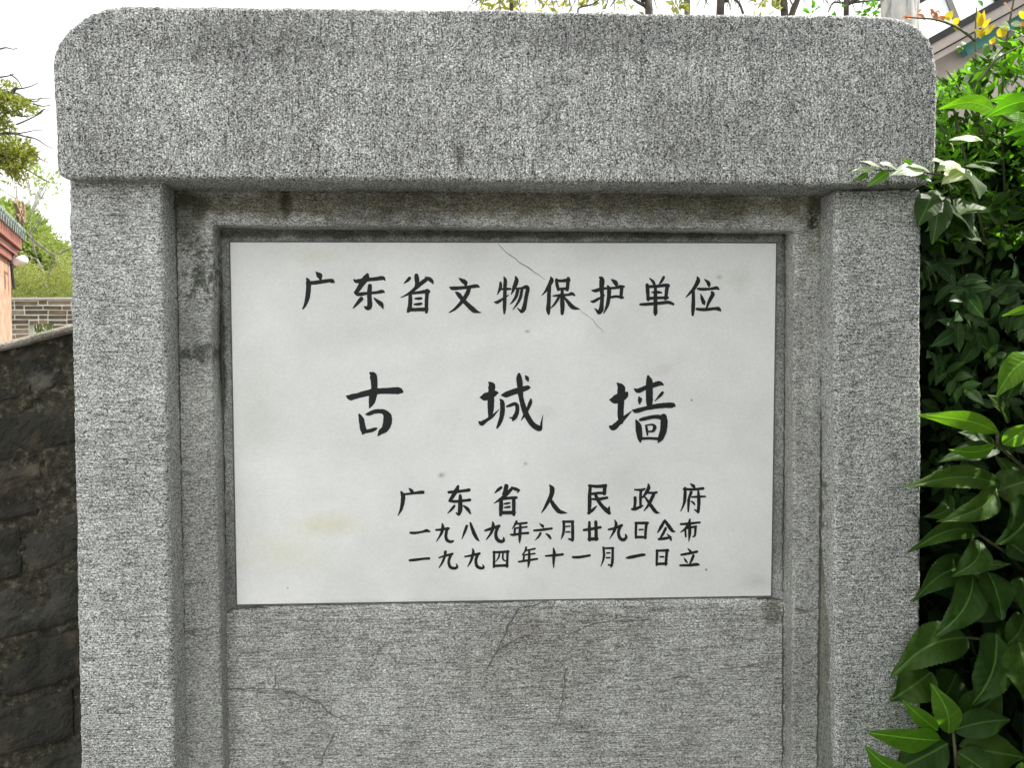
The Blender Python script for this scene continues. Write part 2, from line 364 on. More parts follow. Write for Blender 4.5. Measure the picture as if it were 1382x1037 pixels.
# tooled side faces between the pillars and the inner frame
def slab(name, quad, mat, seg=(6, 240), amp=.0009, parent=stele):
    "thin bowed strip given by four 3D corners, with tooling relief"
    v = []; f = []; n, m = seg
    nr = (quad[1] - quad[0]).cross(quad[3] - quad[0]).normalized()
    for j in range(m + 1):
        for i in range(n + 1):
            s, t = i / n, j / m
            p = quad[0] * (1 - s) * (1 - t) + quad[1] * s * (1 - t) + quad[2] * s * t + quad[3] * (1 - s) * t
            v.append(p + nr * (noise.noise(p * 60) * amp + math.sin((p.z + p.y * 1.2) * 900) * amp * .35))
    for j in range(m):
        for i in range(n):
            a = j * (n + 1) + i; f.append((a, a + 1, a + n + 2, a + n + 1))
    return obj(name, v, f, mat, parent, True, None, OR)
def V3(xz, y): return Vector((xz[0], y, xz[1]))
lp0, lp1 = at_z((218, 250), (236, 1037), YP, zt), down((218, 250), (236, 1037), YP)
slab('tooled_edge', [V3((lp1[0] - .002, 0), YP + .004), V3((o0[0] - .001, 0), YJ + .004), V3((at_z((233, 260), (247, 820), YJ, zt)[0] - .001, zt - .001), YJ + .004), V3((lp0[0] - .002, zt - .001), YP + .004)], M_side)
rp0, rp1 = at_z((1127, 250), (1128, 1037), YP, zt), down((1127, 250), (1128, 1037), YP)
slab('tooled_edge', [V3((o1[0] + .001, 0), YJ + .004), V3((rp1[0] + .002, 0), YP + .004), V3((rp0[0] + .002, zt - .001), YP + .004), V3((at_z((1114, 260), (1106, 820), YJ, zt)[0] + .001, zt - .001), YJ + .004)], M_side)
# recess behind the plaque, lower panel
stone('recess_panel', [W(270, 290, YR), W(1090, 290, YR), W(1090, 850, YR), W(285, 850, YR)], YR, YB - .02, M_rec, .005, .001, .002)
stone('lower_panel', [W(303, 829, YL), W(316, 821, YL), W(500, 817, YL), W(760, 812, YL), W(1040, 809, YL), W(1056, 812, YL), W(1072, 812, YL), down((1075, 812), (1075, 1000), YL), down((290, 829), (294, 1000), YL), W(290, 829, YL)], YL, YB - .015, M_low, .005, .0014, .003)
# marble plaque
bm = bmesh.new()
pc = [W(309.5, 326, YM), W(1048.5, 327.5, YM), W(1041.5, 805.5, YM), W(319, 817.5, YM)]
a = [bm.verts.new(Vector((x, YM, z)) - OR) for x, z in pc]; b = [bm.verts.new(Vector((x, YM + .03, z)) - OR) for x, z in pc]
bm.faces.new(a); bm.faces.new(list(reversed(b)))
for i in range(4): bm.faces.new((a[i], b[i], b[(i + 1) % 4], a[(i + 1) % 4]))
bmesh.ops.recalc_face_normals(bm, faces=bm.faces)
bmesh.ops.bevel(bm, geom=[e for e in bm.edges], offset=.0015, segments=2, affect='EDGES')
m = bpy.data.meshes.new('marble_plaque'); bm.to_mesh(m); bm.free(); m.materials.append(M_marble)
plaque = link(bpy.data.objects.new('marble_plaque', m), stele)
# dark open joint round the plaque
jm = MB(); yj = YR
for (p, q) in zip(pc, pc[1:] + pc[:1]):
    P = Vector((p[0], YM + .0020, p[1])); Q = Vector((q[0], YM + .0020, q[1]))
    nseg = 40
    for k in range(nseg):
        s0 = P.lerp(Q, k / nseg); s1 = P.lerp(Q, (k + 1) / nseg)
        jm.bar(s0 + rv(.0003), s1 + rv(.0003), .003 + .0012 * noise.noise(s0 * 50), .0022, (0, -1, 0))
jm.build('joint_line', M_crack, stele)

# the inscription: brush strokes measured on the photograph, (x, y, width) in magnified pixels
SETS = {'A': (400, 360, 6.91), 'B': (590, 360, 6.91), 'C': (780, 360, 6.91), 'D': (460, 490, 9.43), 'E': (640, 490, 9.43), 'F': (815, 490, 8.645), 'G': (530, 645, 6.581), 'H': (740, 645, 6.282)}
CH = """
A|185,52,12 212,80,46 222,100,36 224,125,14|105,152,30 160,150,32 225,142,32 310,130,30 335,136,36 354,148,10|96,108,12 112,140,38 113,200,40 105,280,38 85,350,26 60,395,10
A|538,120,12 560,136,32 640,124,32 740,114,32 805,107,34 825,125,12|662,74,26 650,105,52 610,160,44 575,215,36 556,240,30|548,240,22 580,258,32 660,248,26 740,242,24 800,232,30 822,242,8|686,178,34 682,230,38 682,300,38 685,360,42 668,388,36 645,380,22 632,370,6|605,300,36 575,335,28 545,370,18 530,388,8|725,293,10 760,325,30 790,350,38 804,376,20 808,392,8
A|1055,108,28 1035,130,24 1005,155,8|1120,82,34 1122,110,40 1125,150,34 1112,195,22|1205,98,12 1240,115,34 1262,135,30 1275,160,8|1205,125,34 1160,158,34 1090,220,28 1040,256,20 975,288,6|1080,248,22 1150,240,26 1205,232,34 1232,232,30|1220,225,34 1215,300,30 1212,380,30 1212,425,24|1062,250,26 1062,300,32 1060,360,34 1052,400,38 1040,420,20|1050,402,30 1130,400,30 1215,398,32|1108,298,14 1140,298,24 1165,295,20|1100,352,14 1135,350,24 1165,345,20
B|205,108,10 235,130,34 262,150,40 265,180,14|115,190,8 145,202,32 220,198,28 300,190,28 365,180,30 390,190,14|300,190,30 285,240,36 255,295,34 215,345,30 165,395,22 112,428,8|175,240,16 200,260,36 240,310,34 290,360,38 340,405,42 375,422,22 408,428,5
B|590,148,18 592,180,28 580,220,22 562,258,8|595,210,16 640,208,22 685,208,16|623,98,12 635,130,30 632,200,30 630,300,32 628,380,30 626,438,14|535,328,10 560,332,26 610,302,20 665,265,8|732,95,16 740,130,36 720,190,34 692,258,8|735,205,16 790,200,20 830,190,34 845,207,32 834,260,32 822,330,32 808,390,38 788,420,26 765,402,16 746,385,6|752,220,28 735,280,26 705,325,18 680,350,6|790,215,24 778,280,26 750,340,20 705,402,6
B|1060,98,14 1066,130,38 1040,180,28 1010,230,20 975,268,6|1050,170,26 1043,250,32 1041,330,32 1036,400,38 1040,440,20|1112,122,26 1118,170,28 1130,215,24|1110,130,24 1170,132,26 1225,125,34|1222,108,26 1218,160,30 1212,215,28|1125,208,22 1212,205,24|1082,272,12 1140,268,22 1220,262,20 1255,252,28 1282,268,12|1165,225,26 1165,290,32 1168,370,38 1165,438,26|1140,275,22 1105,335,22 1062,385,8|1185,285,14 1220,330,28 1260,375,36 1300,390,20 1328,394,5
C|200,98,12 222,120,44 220,200,38 225,260,32 222,340,32 215,400,42 195,430,28 172,405,18 155,390,6|130,220,10 160,225,28 215,208,28 270,202,18|120,322,10 145,325,26 190,300,22 250,268,8|310,118,8 340,140,34 355,160,36 358,186,12|278,180,16 290,215,34 285,300,32 270,370,26 238,438,6|285,202,22 350,197,22 395,187,30 428,186,18|408,190,32 404,240,28 400,290,24|305,285,20 360,278,22 418,288,20
C|668,108,8 700,140,26 714,170,20|800,98,22 780,135,24 755,168,8|645,170,28 650,230,32 655,310,24|650,187,26 740,182,26 830,172,28 848,180,20|832,180,34 825,240,30 815,300,26|690,240,12 735,238,26 780,242,12|650,298,26 740,291,24 835,290,24|582,352,20 640,350,26 740,342,26 840,333,28 888,350,20|722,200,26 722,290,32 722,370,32 722,430,34 720,454,12
C|1112,96,12 1120,130,36 1085,200,30 1045,245,22 1005,288,6|1075,205,24 1076,300,30 1073,390,32 1070,452,20|1180,118,8 1210,145,28 1220,165,32 1222,187,12|1115,205,16 1150,210,26 1230,208,22 1290,198,28 1312,212,14|1143,255,6 1155,290,24 1172,335,32 1180,354,10|1248,238,20 1256,260,34 1225,320,28 1198,385,14|1108,395,22 1180,400,28 1280,391,26 1310,394,34 1330,412,12
D|72,420,14 120,438,68 200,420,62 380,375,70 500,360,66 650,355,74 740,355,78 775,365,40|378,130,30 410,160,80 425,250,74 425,330,72 408,430,84 390,510,64 362,578,8|235,660,26 262,720,60 275,800,66 290,870,66 278,905,20|280,880,36 380,862,44 440,840,34 460,832,14|320,655,16 360,648,44 440,618,48 540,622,56 592,680,92 590,770,98 560,840,80 510,880,58 475,925,18
E|185,245,14 222,290,80 215,380,66 212,480,76 210,600,68 200,690,40|78,440,18 130,435,84 210,408,80 270,385,60 296,382,26|65,755,26 95,770,56 150,735,40 230,680,34 315,592,6|328,465,16 355,500,50 360,600,56 345,700,52 315,780,40 290,828,20|350,410,18 400,405,62 480,377,66 580,345,66 680,316,52 705,315,22|415,555,22 460,540,36 520,522,40 548,560,44 540,640,48 512,695,52 490,732,22|445,695,6 485,702,28|570,145,34 572,200,66 582,300,64 590,400,58 610,500,56 640,600,62 680,690,62 740,780,62 820,835,64 848,828,34 856,760,22 873,662,4|652,165,14 670,190,44 684,226,24|720,465,22 712,510,44 680,590,34 640,660,30 598,732,6
F|155,235,14 200,290,80 200,380,78 198,480,66 195,600,66 200,690,50|70,430,16 120,430,84 200,402,94 250,375,66 268,350,30|75,745,32 110,755,62 170,702,56 240,640,40 320,565,8|358,305,18 400,325,50 480,292,46 580,258,54 650,240,50 688,255,20|515,155,24 530,220,70 530,320,72 530,420,74 530,490,60|410,400,18 420,430,46 415,474,20|685,345,28 660,375,32 595,445,6|335,550,14 375,560,48 480,532,44 600,508,50 720,496,56 800,495,56 822,500,28|375,670,18 400,730,60 410,800,66 420,880,52 425,925,16|425,665,32 480,650,40 600,628,40 690,640,56|695,628,66 702,700,76 690,800,70 660,880,60 630,932,8|435,884,28 530,880,28 625,885,32|490,730,18 500,780,28 508,845,14|495,728,14 560,720,20 590,740,34 588,770,36 565,798,24 510,800,16
G|145,95,8 165,115,26 188,138,12|80,150,20 160,142,18 220,134,24 268,130,28|76,128,18 92,165,34 88,220,32 75,280,24 48,336,6
G|498,130,22 560,125,26 630,117,24 678,110,28|580,76,20 565,115,36 530,170,30 508,202,24|505,206,22 560,212,24 630,205,22 685,198,24|600,160,24 600,220,34 598,290,36 585,330,20 565,312,10|548,250,18 525,280,20 488,318,6|630,250,12 665,280,28 690,320,12
G|962,88,24 935,110,24 905,138,6|1008,75,36 1002,110,34 985,150,26|1055,85,12 1090,102,28 1125,112,12 1108,130,12|1050,105,28 1010,150,28 960,190,26 900,228,6|965,190,22 1030,182,24 1098,177,22|962,195,26 962,260,34 958,332,24|1075,180,28 1075,250,30 1075,328,26|960,312,28 1078,310,30|990,233,12 1015,229,18 1040,225,12|995,266,12 1038,259,18
H|12,65,12 32,95,38 25,150,34 -5,210,28 -35,265,18 -60,300,5|20,190,24 50,240,34 90,285,34 130,296,20 158,300,5
H|345,68,20 420,75,26 485,68,28|356,75,24 350,150,28 350,220,30 345,302,22|478,75,30 475,138,26|365,138,20 420,131,20 480,130,22|338,302,18 375,275,24 408,242,8|370,182,14 430,182,24 498,170,20|400,145,24 420,190,28 455,240,28 495,280,34 520,302,20|512,300,24 512,270,22 517,243,6
H|732,102,12 790,105,22 818,95,14|785,110,22 781,180,22 782,250,20|785,170,16 812,162,14|735,170,24 735,220,22 728,262,22|708,268,16 740,265,26 790,242,14 805,236,6|848,55,12 850,85,28 828,130,24 800,165,10|845,128,16 890,130,20 918,125,18|895,135,24 870,190,26 840,245,18 808,282,5|820,165,12 855,215,24 890,265,28 915,293,24 942,298,5
H|1203,50,6 1228,70,26 1242,88,12|1150,98,20 1230,100,20 1312,92,22|1160,90,22 1158,160,26 1150,220,20 1122,285,6|1210,125,24 1195,165,20 1180,195,8|1192,175,20 1188,230,20 1186,288,12|1215,165,12 1270,162,18 1330,160,14|1270,110,12 1275,170,26 1275,230,24 1270,292,22|1268,292,16 1252,280,14 1236,268,5|1208,198,6 1228,212,18 1240,230,10
G|158,490,20 200,492,22 260,482,18 300,472,26 326,478,16
G|440,410,12 445,445,26 430,500,22 388,568,6|385,465,16 430,462,20 495,452,22|485,452,24 472,510,24 480,552,26 510,570,24 535,564,18
G|658,430,22 640,480,22 615,545,6|690,403,16 705,450,26 725,500,30 750,545,22 770,564,5
G|888,395,12 892,430,28 875,490,22 832,550,10|822,470,18 870,455,24 945,430,24|940,432,24 916,490,26 925,545,28 960,568,28 985,558,24 985,534,12
G|1100,390,20 1085,420,18 1062,455,6|1095,410,16 1140,408,18 1190,402,18|1085,450,14 1190,438,16|1085,455,18 1082,500,18|1048,505,14 1075,508,22 1140,497,18 1202,492,20|1134,410,18 1131,480,26 1128,540,22 1126,582,6
G|1303,408,6 1330,430,24 1335,442,12|1255,470,16 1330,464,22 1380,456,20 1412,452,18|1312,495,20 1295,525,18 1266,556,5|1360,498,8 1385,516,22 1402,540,16
H|130,372,20 132,430,22 125,480,20 108,522,6|125,375,18 210,372,20|204,375,22 206,440,24 206,500,24 206,535,18|150,415,12 182,412,12|150,462,12 182,460,12|175,520,14 205,530,20
H|302,445,20 370,435,22 442,422,20|348,378,20 348,440,24 350,532,22|402,375,24 405,440,26 405,525,26|345,522,26 412,520,26
H|563,362,10 575,395,24 560,450,22 520,518,6|512,440,16 560,430,20 622,405,22|612,410,24 595,460,24 605,510,26 635,528,26 660,508,22 655,483,12
H|745,385,20 742,450,20 742,510,18|740,385,20 842,385,22|832,388,22 825,450,22 822,514,18|770,442,12 802,440,12|745,505,20 825,505,20
H|980,375,22 955,420,24 925,468,8|988,363,18 1020,410,28 1050,450,24 1076,460,6|995,430,20 970,480,20 945,518,12|938,522,20 990,516,22 1038,506,16|1008,480,8 1030,505,20 1040,530,14
H|1122,395,16 1180,392,22 1285,380,16|1200,355,14 1190,395,26 1165,430,22 1120,465,6|1160,430,16 1165,500,14|1165,430,16 1252,415,18|1248,418,20 1242,490,16 1225,500,10|1198,400,20 1198,470,24 1190,540,6
G|152,735,20 200,731,22 280,721,20 322,719,22
G|468,660,24 462,700,20 440,755,18 412,800,8|412,712,12 460,697,18 530,678,20|520,682,22 498,740,22 510,793,24 550,806,24 572,792,20 566,768,8
G|710,635,12 715,670,24 695,740,20 665,792,6|640,702,12 700,692,20 770,675,22|757,680,24 738,735,24 750,788,26 785,805,24 808,797,18 798,772,6
G|900,660,20 900,730,20 898,794,20|895,665,18 1028,658,20|1020,655,22 1018,720,20 1015,790,22|900,785,22 1018,780,20|948,670,14 940,710,14 915,745,6|980,668,14 978,722,14 1000,740,10
G|1185,622,18 1175,655,16 1148,690,6|1175,650,14 1262,632,16|1165,688,14 1262,675,14|1165,690,16 1162,735,16|1120,748,16 1200,736,18 1282,722,16|1212,650,16 1212,710,22 1208,760,20 1202,798,8
H|-22,665,14 40,660,20 122,652,20|43,598,10 50,640,24 45,700,22 45,762,8
H|208,675,18 260,675,22 352,660,18
H|466,592,16 472,650,20 465,700,16 445,752,5|470,600,14 550,598,18|546,598,20 545,660,20 542,720,22 530,765,6|495,640,12 522,638,12|492,680,12 522,678,12|510,740,12 538,746,18
H|662,682,12 700,675,26 790,657,24 815,655,20
H|922,618,20 920,680,20 918,742,18|918,620,18 1014,618,22|1005,615,22 1000,680,22 995,740,18|948,672,14 977,672,14|920,732,22 1000,730,22
H|1183,600,6 1205,627,22|1128,655,18 1200,642,20 1260,628,20|1150,682,6 1165,705,18 1177,722,10|1230,660,20 1215,700,20 1195,738,8|1118,745,16 1200,743,22 1260,736,24 1280,742,8
"""
def crom(P, k=5):
    if len(P) < 3: return P
    out = []
    Q = [P[0]] + P + [P[-1]]
    for i in range(1, len(Q) - 2):
        a, b, c, d = Q[i - 1:i + 3]
        for j in range(k):
            t = j / k
            out.append(tuple(.5 * (2 * b[q] + (c[q] - a[q]) * t + (2 * a[q] - 5 * b[q] + 4 * c[q] - d[q]) * t * t + (3 * b[q] - a[q] - 3 * c[q] + d[q]) * t ** 3) for q in range(len(b))))
    out.append(P[-1]); return out
def ribbon(v, f, P, Y, thick, jag=.0):
    "P: world (x, z, width) along the stroke; a low rounded ridge of paint"
    b0 = len(v); n = len(P)
    # round caps
    def dirv(i):
        a = P[max(i - 1, 0)]; c = P[min(i + 1, n - 1)]; d = Vector((c[0] - a[0], c[1] - a[1])); return d.normalized() if d.length > 0 else Vector((1, 0))
    left = []; right = []
    for i, (x, z, w_) in enumerate(P):
        d = dirv(i); nn = Vector((-d.y, d.x)); ja = 1 + jag * noise.noise(Vector((x * 400, z * 400, 1))); jb = 1 + jag * noise.noise(Vector((x * 400, z * 400, 9)))
        left.append(Vector((x, z)) + nn * w_ * .5 * ja); right.append(Vector((x, z)) - nn * w_ * .5 * jb)
    d0 = dirv(0); d1 = dirv(n - 1)
    caps = lambda c, d, w_: [Vector(c) + (Vector((-d.y, d.x)) * math.cos(a) + d * math.sin(a)) * w_ * .5 for a in (R(35), R(70), R(110), R(145))]
    ring = left + caps(P[-1][:2], d1, P[-1][2]) + right[::-1] + [p for p in [Vector(P[0][:2]) + (Vector((d0.y, -d0.x)) * math.cos(a) - d0 * math.sin(a)) * P[0][2] * .5 for a in (R(35), R(70), R(110), R(145))]]
    m = len(ring)
    for p in ring: v.append(Vector((p.x, Y + .0012, p.y)))
    for p in ring: v.append(Vector((p.x, Y - thick, p.y)))
    for i in range(m): f.append((b0 + i, b0 + m + i, b0 + m + (i + 1) % m, b0 + (i + 1) % m))
    # front as a strip between left and right so concave strokes stay clean
    F0 = b0 + m; L_ = list(range(n)); ri = lambda i: n + 4 + (n - 1 - i)
    for i in range(n - 1): f.append((F0 + i, F0 + ri(i), F0 + ri(i + 1), F0 + i + 1))
    f.append(tuple(F0 + k for k in ([n - 1] + list(range(n, n + 4)) + [ri(n - 1)])[::-1]))
    f.append(tuple(F0 + k for k in ([ri(0)] + list(range(2 * n + 4, 2 * n + 8)) + [0])[::-1]))
for line in CH.strip().split('\n'):
    parts = line.split('|'); ox, oy, sc = SETS[parts[0]]; v = []; f = []
    for k, s in enumerate(parts[1:]):
        P = [tuple(float(q) for q in p.split(',')) for p in s.split()]
        P = crom(P); Q = []
        for (x, y, w_) in P:
            px, py = ox + x / sc, oy + y / sc; q = W(px, py, YM)
            Q.append((q[0], q[1], max(w_, 3) / sc * YM / F * 1.13))
        ribbon(v, f, Q, YM, .0004 + .00006 * k, .12)
    obj('inscribed_character', v, f, M_ink, plaque, False, None, OR)

def crack(name, pts, wpx, Y, mat, parent, wob=1.5, th=.0006):
    P = []
    pts = [(Vector(p)) for p in pts]
    for a, b in zip(pts, pts[1:]):
        n = max(2, int((b - a).length / 5))
        for i in range(n): P.append(a.lerp(b, i / n))
    P.append(pts[-1]); Q = []
    for i, p in enumerate(P):
        q = p + Vector((noise.noise(Vector((p.x * .12, p.y * .12, 3))), noise.noise(Vector((p.x * .12, p.y * .12, 8))))) * wob * 2
        x, z = W(q.x, q.y, Y); e = min(1, .35 + 3 * min(i, len(P) - 1 - i) / len(P))
        Q.append((x, z, wpx * e * (1 + .5 * noise.noise(Vector((p.x * .3, p.y * .3, 5)))) * Y / F))
    v = []; f = []; ribbon(v, f, Q, Y, th, .3); return obj(name, v, f, mat, parent, False, None, OR)
crack('vein', [(671, 327), (682, 340), (700, 353), (722, 368), (735, 378)], 1.3, YM, M_vein, plaque, .8, .0002)
crack('vein', [(782, 418), (800, 432), (815, 450)], .7, YM, M_vein, plaque, .8, .0002)
M_crk = M_crack
YF = YL - .0012
for pts, w_ in (([(742, 812), (700, 822), (688, 840), (676, 870), (670, 880), (655, 905)], 1.5), ([(672, 878), (690, 866), (715, 858)], 1.0),
        ([(764, 862), (790, 845), (830, 838), (880, 836)], 1.3), ([(765, 900), (758, 950), (748, 990)], 1.2), ([(520, 865), (508, 890), (495, 905)], .9),
        ([(525, 880), (535, 895), (530, 905)], .9), ([(303, 932), (340, 930), (372, 932)], 1.1), ([(372, 900), (370, 930), (400, 938), (432, 950), (450, 968), (475, 978)], 1.2),
        ([(452, 990), (440, 1012), (430, 1036)], 1.0), ([(900, 918), (930, 912), (945, 928)], .9), ([(965, 905), (1005, 900), (1040, 893)], .8)):
    crack('crack', pts, w_ * .75, YF, M_crk, stele, 2.0, .0003)
crack('crack', [(1073, 822), (1084, 825), (1096, 826)], 2.2, YJ - .0012, M_crk, stele, 1)
crack('crack', [(242, 770), (246, 790), (262, 788)], 1.3, YJ - .0012, M_crk, stele, 1)
crack('crack', [(248, 852), (270, 851), (296, 845)], .8, YJ - .0012, M_crk, stele, 1)

M_seam = simple('dark_seam', (.045, .045, .035), (.14, .14, .115), 40)  # thin dark ribbons drawn along the seams and inner corners
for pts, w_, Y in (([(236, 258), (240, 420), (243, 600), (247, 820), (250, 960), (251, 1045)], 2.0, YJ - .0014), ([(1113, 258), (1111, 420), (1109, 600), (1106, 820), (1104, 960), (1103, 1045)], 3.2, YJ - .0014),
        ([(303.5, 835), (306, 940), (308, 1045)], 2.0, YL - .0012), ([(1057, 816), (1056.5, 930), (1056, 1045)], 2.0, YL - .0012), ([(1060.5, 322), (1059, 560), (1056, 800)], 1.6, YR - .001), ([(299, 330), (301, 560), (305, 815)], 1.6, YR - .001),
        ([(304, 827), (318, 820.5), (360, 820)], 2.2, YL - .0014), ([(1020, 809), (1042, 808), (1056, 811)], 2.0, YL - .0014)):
    crack('dark_seam', pts, w_, Y, M_seam, stele, 1.2, .0003)

# ------------------------------------------------------------------ dark sloping wall at the left
YW = 1.95
wroot = empty('parapet_wall', U(40, 1500, YW) * 1.0); wroot.location.z = 0
tag(wroot, 'sooty black sloping block wall with pale lime coping behind the stele at left', 'wall')
sl = .262
pA = W(0, 471, YW)
def ztop(x): return pA[1] + sl * (x - pA[0])
X0, X1 = pA[0] - 1.0, pA[0] + .75
rows = 12; rh = .1475; mort = .024
for r in range(rows):
    x = X0 - random.uniform(0, .25)
    zr = -r * rh
    while x < X1:
        ln = random.uniform(.24, .36); xa = x; xb = min(x + ln - .014, X1)
        if r == 2 and xa < pA[0] + .12 < xb: xb = pA[0] + .115
        nx, nzz = max(2, int((xb - xa) / .009)), 14
        zmid = ztop((xa + xb) / 2) + zr
        if zmid - rh < 0.0: x += ln; continue
        v = []; f = []; yo = random.uniform(-.012, .006); sag = random.uniform(-.004, .004)
        for j in range(nzz + 1):
            for i in range(nx + 1):
                xx = xa + (xb - xa) * i / nx; top = ztop(xx) + zr - mort / 2 + noise.noise(Vector((xx * 25, r * 3, 0))) * .006
                bot = ztop(xx) + zr - rh + mort / 2 + noise.noise(Vector((xx * 25, r * 3 + 1.5, 0))) * .006
                zz = bot + (top - bot) * j / nzz
                e = .010 * (max(abs(2 * i / nx - 1) ** 12, abs(2 * j / nzz - 1) ** 8)) + max(0, noise.noise(Vector((xx * 9, zz * 9, r * 2.1))) - .18) * .05 + noise.noise(Vector((xx * 70, zz * 70, r))) * .0035
                v.append(Vector((xx, YW + yo + e + noise.noise(Vector((xx * 18, zz * 18, r))) * .006, zz)))
        for j in range(nzz):
            for i in range(nx):
                a = j * (nx + 1) + i; f.append((a, a + 1, a + nx + 2, a + nx + 1))
        # returns
        nb = len(v); per = [i for i in range(nx + 1)] + [j * (nx + 1) + nx for j in range(1, nzz + 1)] + [nzz * (nx + 1) + i for i in range(nx - 1, -1, -1)] + [j * (nx + 1) for j in range(nzz - 1, 0, -1)]
        for p in per: v.append(Vector((v[p].x, YW + .06, v[p].z)))
        for i in range(len(per)):
            k = (i + 1) % len(per); f.append((per[i], nb + i, nb + k, per[k]))
        obj('block', v, f, random.choice((M_dw, M_dw, M_dw2)), wroot, False, None, wroot.location)
        x += ln
# mortar core
v = []; f = []; nx = 120
zs = 70
for j in range(zs + 1):
    for i in range(nx + 1):
        xx = X0 - .2 + (X1 - X0 + .2) * i / nx; zt_ = ztop(xx) - .002; zz = zt_ * j / zs
        v.append(Vector((xx, YW + .008 - abs(noise.noise(Vector((xx * 30, 0, zz * 30)))) * .014 + noise.noise(Vector((xx * 90, 0, zz * 90))) * .004, zz)))
for j in range(zs):
    for i in range(nx):
        a = j * (nx + 1) + i; f.append((a, a + 1, a + nx + 2, a + nx + 1))
obj('mortar', v, f, M_mort, wroot, False, None, wroot.location)
core = MB(); xa, xb = X0 - .2, X1
q = [(xa, YW + .03, 0), (xb, YW + .03, 0), (xb, YW + .30, 0), (xa, YW + .30, 0), (xa, YW + .03, ztop(xa) - .01), (xb, YW + .03, ztop(xb) - .01), (xb, YW + .30, ztop(xb) - .01), (xa, YW + .30, ztop(xa) - .01)]
core.v = [Vector(p) for p in q]; core.f = [(0, 3, 2, 1), (4, 5, 6, 7), (0, 1, 5, 4), (1, 2, 6, 5), (2, 3, 7, 6), (3, 0, 4, 7)]
core.build('wall_core', M_mort, wroot)
# coping: sloping-faced lime strip
v = []; f = []; prof = [(-.022, -.006), (-.026, .004), (-.018, .012), (.03, .020), (.10, .032), (.20, .032), (.29, .016), (.31, -.006)]
nx = 140
for i in range(nx + 1):
    xx = xa + (xb - xa) * i / nx
    for (dy, dz) in prof:
        p = Vector((xx, YW + dy, ztop(xx) + dz)); v.append(p + Vector((0, noise.noise(p * 14) * .008, noise.noise(p * 11 + Vector((5, 0, 0))) * .004)))
k = len(prof)
for i in range(nx):
    for j in range(k - 1): a = i * k + j; f.append((a, a + k, a + k + 1, a + 1))
    f.append((i * k + k - 1, (i + 1) * k + k - 1, (i + 1) * k, i * k))
f.append(tuple(range(k))[::-1]); f.append(tuple(nx * k + j for j in range(k)))
obj('coping', v, f, M_coping, wroot, True, None, wroot.location)

# ------------------------------------------------------------------ far brick wall
YK = 11.5
tl = U(-70, 404, YK); tr_ = U(175, 404, YK)
bw = empty('brick_wall', (tl.x, YK, 0)); tag(bw, 'distant old grey brick wall with thick pale mortar and a small opening', 'brick wall')
H = tl.z; Lw = tr_.x - tl.x
course = .070; bl = .27
ox0, oz1 = U(38, 437, YK).x - tl.x, U(38, 437, YK).z; ox1, oz0 = U(72, 452, YK).x - tl.x, U(66, 453, YK).z
proto = []
for mi, mt in enumerate(M_brk):
    for ln in (bl - .022, bl / 2 - .022, bl * 1.25 - .022):
        b_ = MB(); b_.box((ln / 2, .043, (course - .020) / 2), (ln / 2, .04, (course - .020) / 2)); me = bpy.data.meshes.new('brick'); me.from_pydata(b_.v, [], b_.f); me.materials.append(mt); proto.append((ln, me))
for r in range(26):
    z = H - .02 - (r + 1) * course; cut = oz0 - course * .3 < z + course / 2 < oz1 + course * .3
    for (sa, sb) in (((0, ox0), (ox1, Lw)) if cut else ((0, Lw),)):
        x = sa + random.choice((-.14, 0, -.07, -.2) if sa == 0 else (.0,))
        while x < sb - .06:
            ok = [q for q in proto if x + q[0] < sb + .03] or [min(proto, key=lambda q: q[0])] 
            ln, me = random.choice(ok)
            o = bpy.data.objects.new('brick', me); o.location = (x, random.uniform(-.008, .004), z + .010 + random.uniform(-.004, .004)); o.rotation_euler.y = random.uniform(-.02, .02); o.scale = (1, 1, random.uniform(.85, 1.12)); link(o, bw)
            if sb - (x + ln) < .11: o.scale.x = max(.5, (sb - .004 - x) / ln); break
            x += ln + .022
mc = MB()
def lbox(x0, x1, z0, z1): mc.box(((x0 + x1) / 2 + tl.x, YK + .08, (z0 + z1) / 2), ((x1 - x0) / 2, .07, (z1 - z0) / 2))
lbox(-.2, ox0, 0, H); lbox(ox1, Lw, 0, H); lbox(ox0, ox1, 0, oz0); lbox(ox0, ox1, oz1, H)
mc.build('mortar_body', M_fmort, bw)
lg = MB(); lg.box((tl.x + Lw / 2 - .1, YK + .08, H + .008), (Lw / 2 + .12, .12, .012)); lg.build('ledge', M_fmort, bw)

# ------------------------------------------------------------------ red building at the left
e0 = U(15, 400, 7.0)                         # far corner of its wall
ang = R(22.5); dirB = Vector((-math.sin(ang), math.cos(ang), 0)); nB = Vector((math.cos(ang), math.sin(ang), 0))
base = Vector((e0.x, 7.0, 0))
rb = empty('temple_building', base); tag(rb, 'orange red walled temple building with dark red eaves and glazed tile roof at left edge', 'building')
zE = U(28, 345, 7.0).z
def BP(along, out, z): return base + dirB * along + nB * out + Vector((0, 0, z))
def bbox(mb, a0, a1, o0_, o1_, z0, z1):
    Mx = Matrix((dirB, nB, Vector((0, 0, 1)))).transposed()
    mb.box(BP((a0 + a1) / 2, (o0_ + o1_) / 2, (z0 + z1) / 2), ((a1 - a0) / 2, (o1_ - o0_) / 2, (z1 - z0) / 2), Mx)
b = MB(); bbox(b, -4, 0, -3, 0, 0, zE - .02); b.build('wall', M_redwall, rb)
for k, (ot, z0, z1) in enumerate(((.03, -.06, .0), (.05, .003, .06), (.08, .063, .20))):
    b = MB(); bbox(b, -4, .03 + .03 * k, -.05, ot, zE + z0, zE + z1); b.build('eave_board', M_redwood, rb)
b = MB()
v0 = [BP(-4, .09, zE + .20), BP(.11, .09, zE + .20), BP(.11, -1.5, zE + .32), BP(-4, -1.5, zE + .32)]
